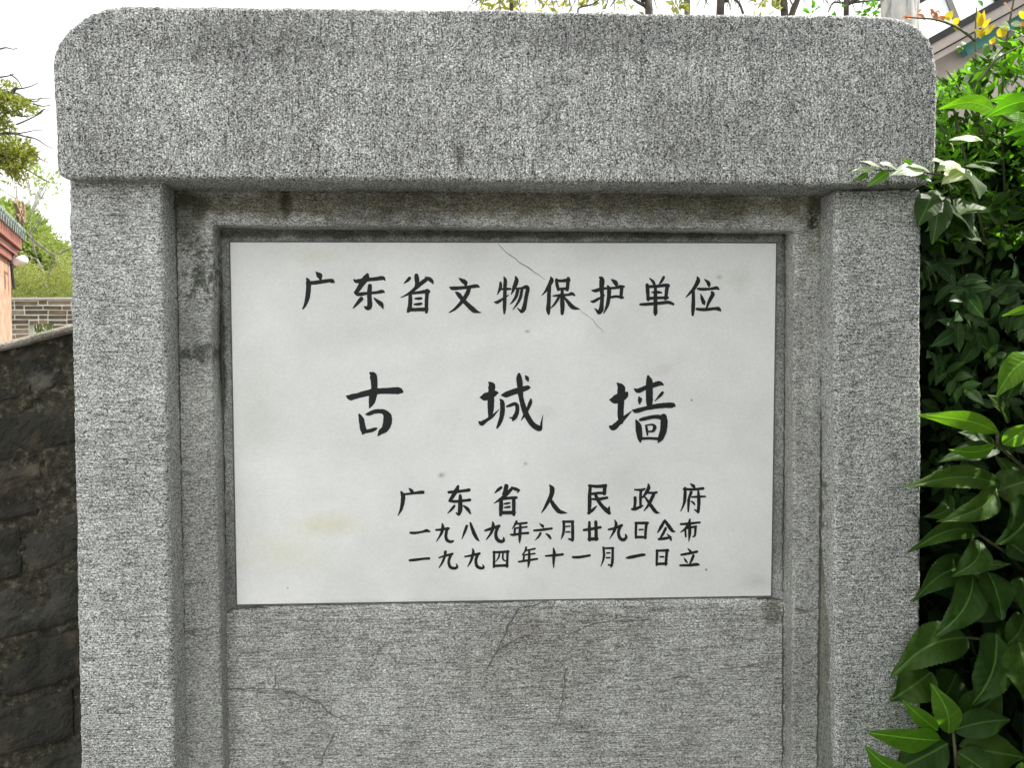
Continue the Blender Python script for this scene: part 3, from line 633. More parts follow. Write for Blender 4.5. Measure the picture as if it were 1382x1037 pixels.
b.v = v0 + [p + Vector((0, 0, .05)) for p in v0]; b.f = [(0, 3, 2, 1), (4, 5, 6, 7), (0, 1, 5, 4), (1, 2, 6, 5), (2, 3, 7, 6), (3, 0, 4, 7)]
b.build('roof', M_tile, rb)
b0_ = MB(); bbox(b0_, -4.02,   .10, .085, .105, zE + .185, zE + .205); b0_.build('drip_edge', M_tile, rb)
for k in range(16):
    a = .10 - k * .11; b = MB()
    p0 = BP(a, .10, zE + .23); p1 = BP(a, -1.5, zE + .37); b.tube([p0, p0.lerp(p1, .5), p1], [.032] * 3, 8); b.build('ridge_tile', M_tile, rb, True)
    if k < 12:
        b = MB(); bbox(b, a - .045, a + .045 - .09 + .045, .10, .112, zE + .14, zE + .20)
        b.build('drip_tile', M_tile, rb)
# scroll ornament at the roof end
b = MB()
for (cu, cz, rr, ph) in ((.03, .36, .055, 0), (-.10, .40, .06, 1), (-.03, .46, .045, 2), (-.2, .38, .05, 3), (-.28, .45, .06, 1.5)):
    pts = [BP(cu + math.cos(t * .55 + ph) * rr * 1.25 * (1 - t / 16), .10, zE + cz - .06 + math.sin(t * .55 + ph) * rr * (1 - t / 16)) for t in range(14)]
    b.tube(pts, [.013 - .0006 * t for t in range(14)], 6)
pts = [BP(-.4, .10, zE + .40), BP(-.1, .10, zE + .33), BP(.06, .10, zE + .31), BP(.09, .10, zE + .40), BP(.06, .10, zE + .50)]
b.tube(crom([tuple(p) for p in pts], 4), [.016] * 12 + [.018, .017, .014, .011, .007], 7)
b.build('roof_ornament', M_orn, rb, True)
# conduit and floodlight
b = MB(); q0 = U(15, 356, 6.9); b.tube([q0 + Vector((.02, 0, -.22)), q0, q0 + Vector((0, .05, .08))], [.012] * 3); b.build('conduit', M_blackmetal, rb)
fl = empty('floodlight', U(28, 352, 6.75)); tag(fl, 'white floodlight on a bracket under the red temple eaves', 'floodlight')
p = fl.location.copy()
b = MB(); n_ = 14
for i, (zz, rr) in enumerate(((-.035, .4), (-.03, .9), (-.005, 1), (.02, .92), (.035, .6), (.04, .2))):
    for j in range(n_):
        a = 2 * math.pi * j / n_; ca, sa = math.cos(a), math.sin(a)
        b.v.append(p + Vector((ca * .058 * rr, sa * .05 * rr, zz + ca * .008)))
for i in range(5):
    for j in range(n_): b.f.append((i * n_ + j, i * n_ + (j + 1) % n_, (i + 1) * n_ + (j + 1) % n_, (i + 1) * n_ + j))
b.f.append(tuple(range(n_))[::-1]); b.f.append(tuple(5 * n_ + j for j in range(n_)))
b.build('housing', M_lamp, fl, True)
b = MB(); b.tube([p + Vector((-.05, .01, -.01)), p + Vector((-.10, .05, -.03)), p + Vector((-.13, .15, -.03))], [.008] * 3); b.build('bracket', M_blackmetal, fl)

# ------------------------------------------------------------------ trees
def blobleaf(mb, c, rad, n, size, droop=0.0, hollow=.25, aspect=.5, up=.5):
    for _ in range(n):
        d = rv(); 
        while d.length > 1 or d.length < hollow: d = rv()
        p = c + Vector((d.x * rad[0], d.y * rad[1], d.z * rad[2]))
        if noise.noise(p * (2.2 / max(rad))) * (1 if size < .14 else .3) + noise.noise(p * (7 / max(rad))) * .5 < -.12: continue
        dr = (d + rv(.8) + Vector((0, 0, -droop))).normalized(); nm = (Vector((0, 0, up)) + rv(.7)).normalized()
        s = size * random.uniform(.6, 1.3); mb.small_leaf(p, dr, nm if size < .12 else rv(1) + Vector((0, -.4, 0)), s, s * aspect)
def grow(bt, tips, p, d, length, r, depth, spread=.6, nseg=4, gn=0):
    pts = [p.copy()]; rad = [r]
    for i in range(nseg):
        d = (d + rv(.13) + Vector((0, 0, .03))).normalized(); p = p + d * length / nseg; pts.append(p.copy()); rad.append(r * (1 - .38 * (i + 1) / nseg))
    bt.tube(pts, rad, 6 if r > .01 else 4)
    if depth == 0: tips.append((p, d)); return
    for k in range(random.choice((2, 3))):
        q = pts[-1] if k < 2 else pts[-2]
        grow(bt, tips, q, (d + rv(spread)).normalized(), length * random.uniform(.6, .8), rad[-1] * .8, depth - 1, spread, nseg)

def tree(name, label, cat, base, limbs, barkm, leafm, leafsize, per, group=None, depth=3, clumps=(), spread=.7, aspect=.45):
    root = empty(name, base); tag(root, label, cat, group)
    bt = MB(); tips = []
    for (pts, r0, r1, ln) in limbs:
        P = crom([tuple(p) for p in pts], 4); n = len(P)
        bt.tube(P, [r0 + (r1 - r0) * i / (n - 1) for i in range(n)], 8)
        if ln:
            d = (Vector(P[-1]) - Vector(P[-3])).normalized()
            for _ in range(3): grow(bt, tips, Vector(P[-1]), (d + rv(spread)).normalized(), ln, r1 * .7, depth, spread)
    bt.build('trunk', barkm, root, True)
    lm = MB()
    for (p, d) in tips:
        for _ in range(per):
            s = leafsize * random.uniform(.6, 1.3); lm.small_leaf(p + rv(leafsize * 2), (d + rv(.9)).normalized(), (Vector((0, 0, .6)) + rv(.7)).normalized(), s, s * aspect)
    for (c, rad, n) in clumps: blobleaf(lm, c, rad, n, leafsize, aspect=aspect)
    if lm.v: tag(lm.build('crown', leafm, root), kind='stuff')
    return root

def G(px, Y): p = U(px, 500, Y); return Vector((p.x, Y, 0))
# round tree far behind the temple
cA = U(10, 334, 20)
tree('round_tree', 'large soft green round-crowned tree far behind the temple roof', 'tree', G(30, 20),
     [([G(30, 20), G(30, 20) + Vector((.1, 0, 2)), cA], .25, .12, .9)], M_bark, M_lf_far, .15, 6, depth=3,
     clumps=[(cA + Vector(o), r, n) for o, r, n in (((-.3, 0, .2), (1.25, 1.3, 1.0), 15000), ((.25, .4, -.6), (1.3, 1.1, 1.0), 14000), ((.9, .2, -1.1), (.9, .8, .7), 7000), ((.75, 0, -.25), (.45, .7, .5), 3000), ((-1.2, 0, -.4), (1.2, 1.2, 1), 2500))])
cB = U(62, 330, 16)
tree('sparse_tree', 'sparse tree with pale bare twigs and small green leaves before the round tree', 'tree', G(70, 15),
     [([G(60, 15), G(60, 15) + Vector((.1, 0, 1.6)), U(62, 385, 15), U(50, 350, 15)], .07, .02, .5), ([U(58, 385, 15), U(80, 345, 15), U(96, 335, 15)], .03, .012, .4), ([U(100, 372, 14), U(60, 335, 14), U(25, 308, 14)], .016, .006, 0), ([U(75, 345, 14), U(50, 330, 14), U(35, 312, 14)], .012, .005, 0)],
     M_twig, M_lf_tree, .07, 2, depth=2, clumps=[(U(74, 330, 16.5), (.35, .5, .25), 420), (U(86, 352, 16.5), (.30, .5, .4), 420)])
# yellow green bamboo-like hedge above the brick wall
hd = empty('bamboo_hedge', G(60, 12.6)); tag(hd, 'dense yellow green thicket of thin leaves rising above the distant brick wall', 'hedge')
lm = MB()
for _ in range(15000):
    px = random.uniform(-30, 135); Yh = random.uniform(12.1, 13.6); zt_ = U(px, 350 + 10 * math.sin(px * .13) + 14 * noise.noise(Vector((px * .05, 0, 0))), Yh).z
    p = Vector((U(px, 400, Yh).x, Yh, random.uniform(.9, 1) * zt_ - random.random() ** 1.2 * 1.7))
    s = random.uniform(.05, .11); lm.small_leaf(p, (rv(1) + Vector((0, 0, -.5))).normalized(), rv(1) + Vector((0, -.4, .4)), s, s * .24)
tag(lm.build('foliage', M_lf_tree, hd), kind='stuff')
b = MB()
for _ in range(60):
    px = random.uniform(-30, 135); Yh = random.uniform(12.2, 13.4); q = G(px, Yh); b.tube([q, q + Vector((random.uniform(-.1, .1), 0, 1.5)), q + Vector((random.uniform(-.3, .3), 0, 2.5))], [.012, .01, .005], 4)
b.build('cane', M_stem, hd)

# near tree at the left edge with hanging leafy clumps
Yn = 5.2
lm_limbs = [([G(-170, Yn), G(-160, Yn) + Vector((0, 0, 1.6)), U(-150, 200, Yn), U(-130, 60, Yn), U(-150, -120, Yn)], .13, .05, .5),
            ([U(-140, 160, Yn), U(-60, 160, Yn), U(5, 135, Yn), U(20, 120, Yn), U(24, 119, Yn)], .030, .004, 0),
            ([U(-140, 230, Yn), U(-60, 200, Yn), U(5, 180, Yn), U(40, 186, Yn)], .025, .003, 0),
            ([U(-140, 200, Yn), U(-50, 190, Yn), U(20, 220, Yn), U(30, 235, Yn)], .022, .003, 0)]
twigs = [[(20, 120), (30, 119), (42, 116), (52, 111)], [(10, 125), (24, 126), (36, 134), (52, 133), (70, 132)], [(36, 134), (48, 137), (56, 131)], [(22, 168), (34, 163), (48, 156), (58, 148), (66, 149)], [(48, 156), (56, 151), (60, 146)],
         [(8, 178), (22, 180), (36, 178), (46, 176), (58, 176)], [(36, 184), (50, 188), (62, 196), (72, 201)], [(28, 225), (40, 231), (52, 238), (64, 245), (76, 248)], [(20, 155), (34, 157), (46, 155)], [(28, 186), (24, 200)],
         [(0, 104), (12, 102), (20, 99)], [(0, 66), (8, 64), (18, 66), (24, 64)], [(40, 200), (54, 214), (66, 220)], [(45, 140), (58, 143), (70, 141)], [(0, 210), (14, 214), (30, 212)], [(14, 100), (24, 108), (30, 119)]]
for tw in twigs: lm_limbs.append(([U(a, c, Yn) for a, c in tw], .0055, .002, 0))
ct = tree('leafy_tree', 'tree with yellow green hanging leaf clumps and bare twigs at the upper left edge', 'tree', G(-170, Yn), lm_limbs, M_dbark, M_lf_cyp, .036, 3, depth=3, aspect=.3,
     clumps=[(U(a, c, Yn), (rx, .12, rz), int(n * 2.2)) for a, c, rx, rz, n in ((0, 140, .10, .07, 420), (22, 142, .09, .05, 330), (-10, 118, .12, .05, 300), (38, 143, .04, .02, 50), (0, 170, .05, .05, 130), (4, 165, .06, .04, 120), (22, 200, .11, .06, 420),
             (30, 210, .08, .06, 330), (8, 215, .11, .09, 520), (24, 232, .05, .05, 160), (-25, 220, .15, .12, 700), (-40, 150, .2, .15, 700), (20, 245, .03, .03, 40), (8, 114, .05, .02, 70))])

# trees seen over the top of the cap
Yt = 7.0
tree('bare_tree', 'slim dark forked tree whose bent boughs show above the cap near its middle', 'tree', G(885, Yt),
     [([G(885, Yt), G(882, Yt) + Vector((0, 0, 2.5)), U(876, 18, Yt), U(869, 0, Yt), U(850, -60, Yt)], .05, .022, .7), ([U(872, 8, Yt), U(860, 2, Yt), U(845, -8, Yt)], .018, .008, .3),
      ([U(780, 18, Yt), U(782, 10, Yt), U(800, 5, Yt), U(815, -6, Yt)], .009, .006, .15), ([U(783, 10, Yt), U(788, 0, Yt), U(792, -10, Yt)], .006, .003, 0), ([U(816, 12, Yt), U(820, 0, Yt), U(818, -15, Yt)], .006, .004, 0)],
     M_dbark, M_lf_tree, .09, 3, 'slender trees behind the cap', 3)
tree('bare_tree', 'leaning slim tree with a twin stem rising behind the right half of the cap', 'tree', G(1062, Yt),
     [([G(968, Yt + .5), G(970, Yt + .5) + Vector((0, 0, 2.5)), U(972, 18, Yt), U(979, 0, Yt), U(1000, -60, Yt)], .05, .024, .7), ([U(1003, 18, Yt), U(998, 5, Yt), U(990, -3, Yt), U(984, -8, Yt)], .012, .010, 0),
      ([G(1062, Yt), G(1062, Yt) + Vector((0, 0, 2.4)), U(1059, 22, Yt), U(1050, 0, Yt), U(1035, -50, Yt)], .05, .022, .7), ([U(1064, 40, Yt), U(1069, 18, Yt), U(1076, 0, Yt), U(1090, -45, Yt)], .032, .022, .7)],
     M_dbark, M_lf_tree, .09, 3, 'slender trees behind the cap', 3, clumps=[(U(1022, 8, Yt), (.07, .1, .05), 26), (U(1045, 14, Yt), (.05, .1, .03), 14), (U(915, 3, Yt), (.08, .1, .05), 22)])
tree('twiggy_tree', 'young tree with arching twigs and tufts of lime leaves between twin stem and pale trunk', 'tree', G(1145, 6.2),
     [([G(1143, 6.2), G(1143, 6.2) + Vector((0, 0, 2.3)), U(1142, 20, 6.2), U(1146, 5, 6.2), U(1160, -3, 6.2)], .03, .014, .5), ([U(1146, 5, 6.2), U(1125, 3, 6.2), U(1118, 16, 6.2)], .009, .005, 0), ([U(1146, 4, 6.2), U(1170, 1, 6.2), U(1190, 0, 6.2)], .009, .005, 0)],
     M_dbark, M_lf_mid, .07, 3, None, 2, clumps=[(U(1098, 14, 6.2), (.04, .06, .03), 18), (U(1128, 12, 6.2), (.03, .06, .03), 14), (U(1175, 14, 6.2), (.09, .08, .03), 50), (U(1185, 6, 6.2), (.05, .08, .04), 20)])
tree('leafy_tree', 'tree whose drooping olive leaf tips hang just above the middle of the cap', 'tree', G(700, 9),
     [([G(700, 9), G(705, 9) + Vector((0, 0, 3)), U(690, 0, 9), U(700, -160, 9)], .03, .02, 1.0), ([U(692, -60, 9), U(660, -20, 9), U(655, 2, 9)], .02, .005, 0), ([U(694, -80, 9), U(730, -30, 9), U(738, 8, 9)], .02, .004, 0), ([U(694, -120, 9), U(760, -60, 9), U(775, 2, 9)], .02, .004, 0)],
     M_dbark, M_lf_cyp, .13, 2, None, 3, clumps=[(U(a, c, 9), (.07, .1, .07), n) for a, c, n in ((656, 3, 40), (670, 2, 44), (684, 1, 30), (706, 3, 22), (737, 8, 26), (772, 0, 16))], aspect=.3)
tl_ = [([G(930, 8), G(925, 8) + Vector((0, 0, 3)), U(930, -200, 8)], .035, .03, .8)]
for a in range(640, 1200, 11):
    x0_ = a + random.uniform(-8, 8); d_ = random.uniform(-22, 22)
    tl_.append(([U(x0_, random.uniform(-60, -20), 8), U(x0_ + d_ * .5, -6, 8), U(x0_ + d_, random.uniform(4, 17), 8)], .011, .003, 0))
    tl_.append(([U(x0_ + d_ * .5, -6, 8), U(x0_ + d_ * .5 + random.uniform(-16, 16), random.uniform(3, 16), 8)], .006, .002, 0))
for a in range(640, 1200, 70): tl_.append(([U(930, -120, 8), U((930 + a) / 2, -70, 8), U(a, -40, 8)], .03, .012, 0))
tree('twiggy_tree', 'wide leafless tree with a fringe of thin pale twigs above the cap', 'tree', G(930, 8), tl_, M_twig, M_lf_tree, .07, 1, None, 2)
tk = U(1214, 30, 4.4)
tree('plane_tree', 'thick pale smooth-barked trunk rising behind the rounded right corner of the cap', 'tree', Vector((tk.x, 4.4, 0)),
     [([Vector((tk.x - .05, 4.4, 0)), Vector((tk.x - .03, 4.4, 1.6)), U(1214, 40, 4.4), U(1210, -20, 4.4), U(1190, -200, 4.4)], .13, .085, .8)], M_bark, M_lf_tree, .10, 4, None, 3)

# ------------------------------------------------------------------ glass-roofed pavilion at the upper right
Yg = 4.6
pv = empty('glazed_pavilion', G(1330, Yg)); tag(pv, 'pavilion with sloping frosted glass roof, black bars and beige and teal fascia', 'pavilion')
def dia(px0, py0, px1, py1, Y, th, dep, name, mat):
    b = MB(); b.bar(U(px0, py0, Y), U(px1, py1, Y), dep, th * Y / F, (0, 0, 1)); return b.build(name, mat, pv)
sx = -.553                                              # image slope of the eave
def ey(px, off): return 54 + off + sx * (px - 1256)
dia(1238, ey(1238, 2), 1560, ey(1560, 2), Yg, 9, .10, 'black_gutter', M_blackmetal)
dia(1238, ey(1238, 13.5), 1560, ey(1560, 13.5), Yg + .01, 13, .10, 'fascia_board', M_beige)
dia(1238, ey(1238, 21.5), 1560, ey(1560, 21.5), Yg + .02, 3, .08, 'dark_groove', M_blackmetal)  # narrow black bar between the two beige boards
dia(1238, ey(1238, 27), 1560, ey(1560, 27), Yg + .03, 8, .10, 'fascia_board', M_beige)
dia(1299, ey(1299, 38), 1560, ey(1560, 38), Yg + .10, 17, .05, 'teal_board', M_teal)
dia(1238, ey(1238, 44), 1560, ey(1560, 44), Yg + .17, 30, .03, 'fascia_board', M_beige)
# the wall beneath
b = MB(); a0, a1 = U(1238, ey(1238, 54), Yg + .15), U(1560, ey(1560, 54), Yg + .15)
b.v = [Vector((a0.x, a0.y, 0)), Vector((a1.x, a1.y, 0)), a1, a0]; b.v += [q + Vector((0, .15, 0)) for q in b.v]
b.f = [(0, 1, 2, 3), (7, 6, 5, 4), (0, 4, 5, 1), (1, 5, 6, 2), (2, 6, 7, 3), (3, 7, 4, 0)]; b.build('wall', M_beige, pv)
# glazing rising behind
up = Vector((.5, 1.1, .95))
g0, g1 = U(1238, ey(1238, -2), Yg + .06), U(1560, ey(1560, -2), Yg + .06)
nb = 6
for k in range(nb):
    q0 = g0.lerp(g1, k / nb + .004); q1 = g0.lerp(g1, (k + 1) / nb - .004)
    for j in range(2):
        b = MB(); s0, s1 = up * (j * .5 + .01), up * (j * .5 + .49)
        b.v = [q0 + s0, q1 + s0, q1 + s1, q0 + s1]; b.v += [q + Vector((0, .01, -.012)) for q in b.v]
        b.f = [(0, 1, 2, 3), (7, 6, 5, 4), (0, 4, 5, 1), (1, 5, 6, 2), (2, 6, 7, 3), (3, 7, 4, 0)]; b.build('glass_pane', M_glassw, pv)
for k in range(nb + 1):
    q = g0.lerp(g1, k / nb); b = MB(); b.bar(q, q + up, .03, .04, (0, 0, 1)); b.build('glazing_bar', M_blackmetal, pv)
b = MB(); b.bar(g0 + up * .5, g1 + up * .5, .03, .03); b.build('cross_bar', M_blackmetal, pv)

# ------------------------------------------------------------------ plants at the right
def leaf_geo(P0, P1, wd, face, curve=0.0, droop=0.0, fold=.18, p=.8, nl=12, wave=.0, cren=.0, blister=.0, ac=6):
    "a blade from base to tip: midrib, two folded halves, drooping tip"
    ax = P1 - P0; l = ax.length; d = ax.normalized(); x = d.cross(face).normalized(); n = x.cross(d)
    if n.dot(face) < 0: n = -n
    v = []; f = []; uv = []; sd_ = random.random() * 50
    for i in range(nl + 1):
        t = i / nl
        c = P0 + d * l * t + x * curve * l * math.sin(math.pi * t) + n * (droop * l * (math.sin(math.pi * t)))
        ww = wd * .5 * (math.sin(math.pi * min(1, t ** p)) ** .85 if 0 < t < 1 else 0.0) * (1 - .25 * t) * 1.12 * (1 - .45 * max(0, (t - .72) / .28) * (1 - max(0, (t - .86) / .14))) + .0004
        for k in range(ac + 1):
            s = k / ac * 2 - 1
            we = ww * (1 + (cren * (1 if i % 2 else -1) if abs(s) == 1 else 0))
            off = x * s * we + n * (abs(s) * we * fold * 2 - abs(s) ** 2 * we * fold) + n * wave * wd * math.sin(t * 11 + s * 2 + sd_) * abs(s)
            if blister: off += n * blister * wd * (math.sin(2 * math.pi * 7.5 * (t - .3 * abs(s))) * 1.5 * abs(s) * (1.05 - abs(s)) * 2 + noise.noise(Vector((s * 3, t * 9, sd_))) * 1.4)
            v.append(c + off); uv.append((.5 + s * .5 * (.15 + .85 * ww / (wd * .5 + 1e-6)) , t))
    for i in range(nl):
        for k in range(ac):
            a = i * (ac + 1) + k; f.append((a, a + 1, a + ac + 2, a + ac + 1))
    return v, f, uv
def big_leaf(parent, b, t, wpx, mat, Y=(1.25, 1.23), face=(0, -1, .25), name='leaf', **k):
    P0, P1 = U(*b, Y[0]), U(*t, Y[1]); wpx = wpx * 1.12
    if mat.name in ('leaf_broad_thin_green', 'leaf_fresh_green'): face = (-.45, -.9, -.08)          # seen against the light
    v, f, uv = leaf_geo(P0, P1, wpx * Y[0] / F, Vector(face) + rv(.15), **k)
    return obj(name, v, f, mat, parent, True, uv, parent.location)
def z6(x, y): return (1130 + x / 2.611, 640 + y / 2.611)
def z5(x, y): return (1130 + x / 2.592, 300 + y / 2.592)
def z7(x, y): return (1180 + x / 5.185, 100 + y / 5.185)
def z4(x, y): return (1050 + x / 3.123, y / 3.123)

# 1. drooping broad-leaved shrub, lower right
s1 = empty('broadleaf_shrub', (U(1390, 900, 1.42).x, 1.42, 0)); tag(s1, 'dark green shrub of large drooping toothed leaves against the right pillar', 'shrub')
K = dict(wave=.06, cren=.03, fold=.16, nl=44, ac=10, p=.74, blister=.016)
for bb, tt, wv, Y, dr, cv in (((575, 40), (228, 50), 78, (1.30, 1.24), .10, .05), ((560, 50), (348, 168), 78, (1.27, 1.22), .12, -.08), ((400, 75), (302, 152), 50, (1.32, 1.28), .05, -.15), ((670, 95), (563, 250), 135, (1.27, 1.22), .10, -.08),
        ((500, 205), (245, 280), 66, (1.30, 1.25), .12, .10), ((505, 240), (398, 362), 88, (1.26, 1.22), .12, -.10), ((500, 340), (265, 452), 95, (1.34, 1.28), .10, .12), ((478, 355), (342, 577), 105, (1.25, 1.20), .12, -.06),
        ((530, 345), (580, 516), 118, (1.27, 1.23), .10, .02), ((455, 578), (190, 716), 125, (1.27, 1.24), .12, .10), ((560, 565), (468, 824), 138, (1.24, 1.20), .12, -.03), ((640, 590), (672, 812), 150, (1.23, 1.20), .12, .03),
        ((650, 365), (665, 505), 100, (1.27, 1.24), .08, 0), ((660, 500), (572, 622), 95, (1.29, 1.26), .1, -.05), ((700, 185), (590, 244), 70, (1.27, 1.25), .1, 0), ((480, 325), (612, 318), 34, (1.3, 1.28), .05, 0),
        ((560, 60), (690, 20), 110, (1.33, 1.3), .1, 0), ((420, 20), (330, -10), 60, (1.36, 1.33), .1, 0), ((600, 240), (700, 330), 100, (1.33, 1.3), .1, 0), ((560, 420), (440, 520), 120, (1.38, 1.36), .1, 0),
        ((600, 520), (540, 700), 100, (1.36, 1.34), .1, 0), ((420, 700), (330, 850), 120, (1.38, 1.35), .1, 0), ((640, 60), (560, -60), 90, (1.34, 1.36), .1, 0), ((330, 700), (185, 800), 120, (1.285, 1.262), .08, 0)):
    big_leaf(s1, z6(*bb), z6(*tt), wv / 2.611, M_lf_dark, Y, (0.05, -1, .45), droop=dr, curve=cv, **K)
b = MB(); 
for a_, c_ in (((575, 40), (700, 300)), ((500, 215), (690, 380)), ((478, 350), (700, 520)), ((455, 578), (690, 640)), ((560, 565), (700, 760)), ((700, 300), (720, 1500))):
    p, q = U(*z6(*a_), 1.3), U(*z6(*c_), 1.4); b.tube([p, p.lerp(q, .5) + Vector((0, 0, .01)), q], [.0022, .003, .004], 5)
b.tube([Vector((s1.location.x, 1.42, 0)), Vector((s1.location.x, 1.42, 1.2))], [.012, .006], 6)
b.build('stem', M_stem, s1, True)
# 2. low fresh green shrub in the bottom corner
s2 = empty('young_shrub', (U(1290, 1037, 1.24).x, 1.24, 0)); tag(s2, 'fresh light green sprig of smooth oval leaves at the bottom right corner', 'shrub')
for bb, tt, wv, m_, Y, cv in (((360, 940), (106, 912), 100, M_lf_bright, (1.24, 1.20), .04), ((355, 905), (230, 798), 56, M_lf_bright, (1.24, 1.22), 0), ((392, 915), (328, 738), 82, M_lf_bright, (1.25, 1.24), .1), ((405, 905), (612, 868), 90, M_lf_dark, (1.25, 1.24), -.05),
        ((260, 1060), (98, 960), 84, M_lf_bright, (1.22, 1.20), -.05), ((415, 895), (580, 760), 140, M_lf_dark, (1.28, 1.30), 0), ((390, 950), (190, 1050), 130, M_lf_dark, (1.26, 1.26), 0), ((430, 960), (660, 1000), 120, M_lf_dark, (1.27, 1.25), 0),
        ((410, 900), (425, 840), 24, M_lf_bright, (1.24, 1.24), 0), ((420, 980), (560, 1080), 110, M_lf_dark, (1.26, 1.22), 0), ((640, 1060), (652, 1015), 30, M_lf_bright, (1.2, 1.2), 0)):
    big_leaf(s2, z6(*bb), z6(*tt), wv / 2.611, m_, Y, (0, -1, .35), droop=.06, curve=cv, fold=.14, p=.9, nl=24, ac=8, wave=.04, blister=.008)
b = MB(); q = U(*z6(408, 900), 1.25); b.tube([Vector((s2.location.x, 1.24, 0)), U(*z6(420, 1030), 1.26), q], [.006, .0035, .002], 6); b.build('stem', M_stem, s2, True)
# 3. bright arching leaves at mid height
s3 = empty('glossy_shrub', (U(1400, 600, 1.34).x, 1.34, 0)); tag(s3, 'shrub with long shiny sunlit leaves reaching to the pillar at mid height', 'shrub')
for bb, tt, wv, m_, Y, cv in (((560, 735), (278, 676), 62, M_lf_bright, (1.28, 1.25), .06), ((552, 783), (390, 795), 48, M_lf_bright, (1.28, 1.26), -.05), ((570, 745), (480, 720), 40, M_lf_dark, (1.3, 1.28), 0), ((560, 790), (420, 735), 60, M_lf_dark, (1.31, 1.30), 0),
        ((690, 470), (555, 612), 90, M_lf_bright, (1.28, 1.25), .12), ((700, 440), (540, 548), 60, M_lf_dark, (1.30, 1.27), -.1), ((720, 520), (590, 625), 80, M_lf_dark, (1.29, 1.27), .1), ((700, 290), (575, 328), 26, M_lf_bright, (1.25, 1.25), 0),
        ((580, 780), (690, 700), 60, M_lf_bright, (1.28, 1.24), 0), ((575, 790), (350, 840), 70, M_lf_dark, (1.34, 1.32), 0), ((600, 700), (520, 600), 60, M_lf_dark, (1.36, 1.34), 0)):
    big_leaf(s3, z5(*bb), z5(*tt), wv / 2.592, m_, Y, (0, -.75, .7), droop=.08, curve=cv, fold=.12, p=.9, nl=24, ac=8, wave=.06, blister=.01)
b = MB(); b.tube([Vector((s3.location.x, 1.34, 0)), U(*z5(700, 900), 1.34), U(*z5(560, 780), 1.29), U(*z5(558, 735), 1.28)], [.01, .005, .003, .002], 6); b.tube([U(*z5(700, 900), 1.34), U(*z5(710, 450), 1.30)], [.005, .003], 6); b.build('stem', M_stem, s3, True)
# 4. big thin bright leaves and pale sprigs at cap height
s4 = empty('large_leaf_climber', (U(1400, 200, 1.4).x, 1.4, 0)); tag(s4, 'climbing plant with very large bright lime leaves beside the cap', 'plant')
for bb, tt, wv, Y, cv, fc in (((860, 275), (448, 242), 100, (1.34, 1.30), .09, (0, -.6, .8)), ((1200, 190), (765, 312), 120, (1.30, 1.32), .1, (0, -.6, .8)), ((1010, 260), (985, 400), 120, (1.36, 1.34), 0, (0, -1, .3)), ((1230, 430), (905, 432), 95, (1.32, 1.30), .10, (0, -.6, .8)),
        ((1060, 230), (780, 190), 70, (1.38, 1.36), .1, (0, -.8, .6)), ((960, 280), (870, 370), 80, (1.36, 1.34), 0, (0, -1, .3)), ((620, 210), (455, 200), 60, (1.42, 1.4), 0, (0, -.8, .6)), ((1150, 420), (960, 500), 70, (1.36, 1.36), 0, (0, -.8, .6))):
    big_leaf(s4, z7(*bb), z7(*tt), wv / 5.185, M_lf_big, Y, fc, droop=.06, curve=cv, fold=.12, p=.85, nl=24, ac=8, wave=.05, blister=.006)
b = MB(); b.tube([Vector((s4.location.x, 1.4, 0)), U(1400, 400, 1.42), U(1392, 180, 1.36), U(*z7(870, 275), 1.34)], [.012, .008, .004, .002], 6); b.tube([U(1392, 180, 1.36), U(*z7(1230, 430), 1.32)], [.004, .002], 6); b.build('stem', M_stem, s4, True)
s5 = empty('pale_leaf_sprig', (U(1300, 300, 1.27).x, 1.27, 0)); tag(s5, 'sprig of waxy pale green leaves lying across the lower right corner of the cap', 'plant')
for bb, tt, wv, m_, Y in (((410, 716), (313, 720), 22, M_lf_pale, (1.21, 1.20)), ((448, 716), (345, 680), 32, M_lf_pale, (1.215, 1.20)), ((468, 722), (374, 788), 26, M_lf_bright, (1.215, 1.20)), ((500, 712), (430, 688), 34, M_lf_pale, (1.215, 1.20)), ((610, 716), (474, 738), 52, M_lf_pale, (1.215, 1.20)),
        ((640, 725), (540, 695), 36, M_lf_pale, (1.22, 1.21)), ((568, 692), (520, 668), 12, M_lf_bright, (1.215, 1.20)), ((600, 745), (650, 770), 26, M_lf_pale, (1.22, 1.21)), ((380, 730), (318, 765), 14, M_lf_bright, (1.215, 1.20)), ((640, 750), (580, 745), 14, M_lf_bright, (1.22, 1.21)),
        ((712, 688), (646, 678), 28, M_lf_pale, (1.26, 1.24)), ((760, 690), (670, 722), 44, M_lf_pale, (1.27, 1.25)), ((800, 715), (690, 775), 62, M_lf_pale, (1.28, 1.26)), ((850, 590), (720, 590), 30, M_lf_pale, (1.3, 1.3)), ((725, 600), (740, 640), 34, M_lf_pale, (1.3, 1.3)),
        ((860, 590), (775, 580), 34, M_lf_pale, (1.32, 1.31)), ((690, 760), (740, 800), 30, M_lf_pale, (1.28, 1.26)), ((735, 700), (800, 745), 50, M_lf_pale, (1.28, 1.27)),
        ((800, 720), (848, 838), 96, M_lf_dark, (1.27, 1.24)), ((790, 700), (938, 735), 62, M_lf_dark, (1.30, 1.28)), ((805, 690), (930, 690), 50, M_lf_dark, (1.33, 1.3)), ((670, 800), (650, 1030), 84, M_lf_dark, (1.33, 1.27)), ((655, 810), (585, 960), 70, M_lf_dark, (1.30, 1.27)),
        ((700, 830), (830, 1000), 150, M_lf_dark, (1.36, 1.33)), ((690, 880), (900, 890), 90, M_lf_dark, (1.37, 1.35)), ((700, 930), (870, 1030), 110, M_lf_dark, (1.36, 1.34))):
    big_leaf(s5, z4(*bb), z4(*tt), wv * 1.35 / 3.123, m_, Y, (.35, -.6, .75), droop=.05, fold=.10, wave=.03)
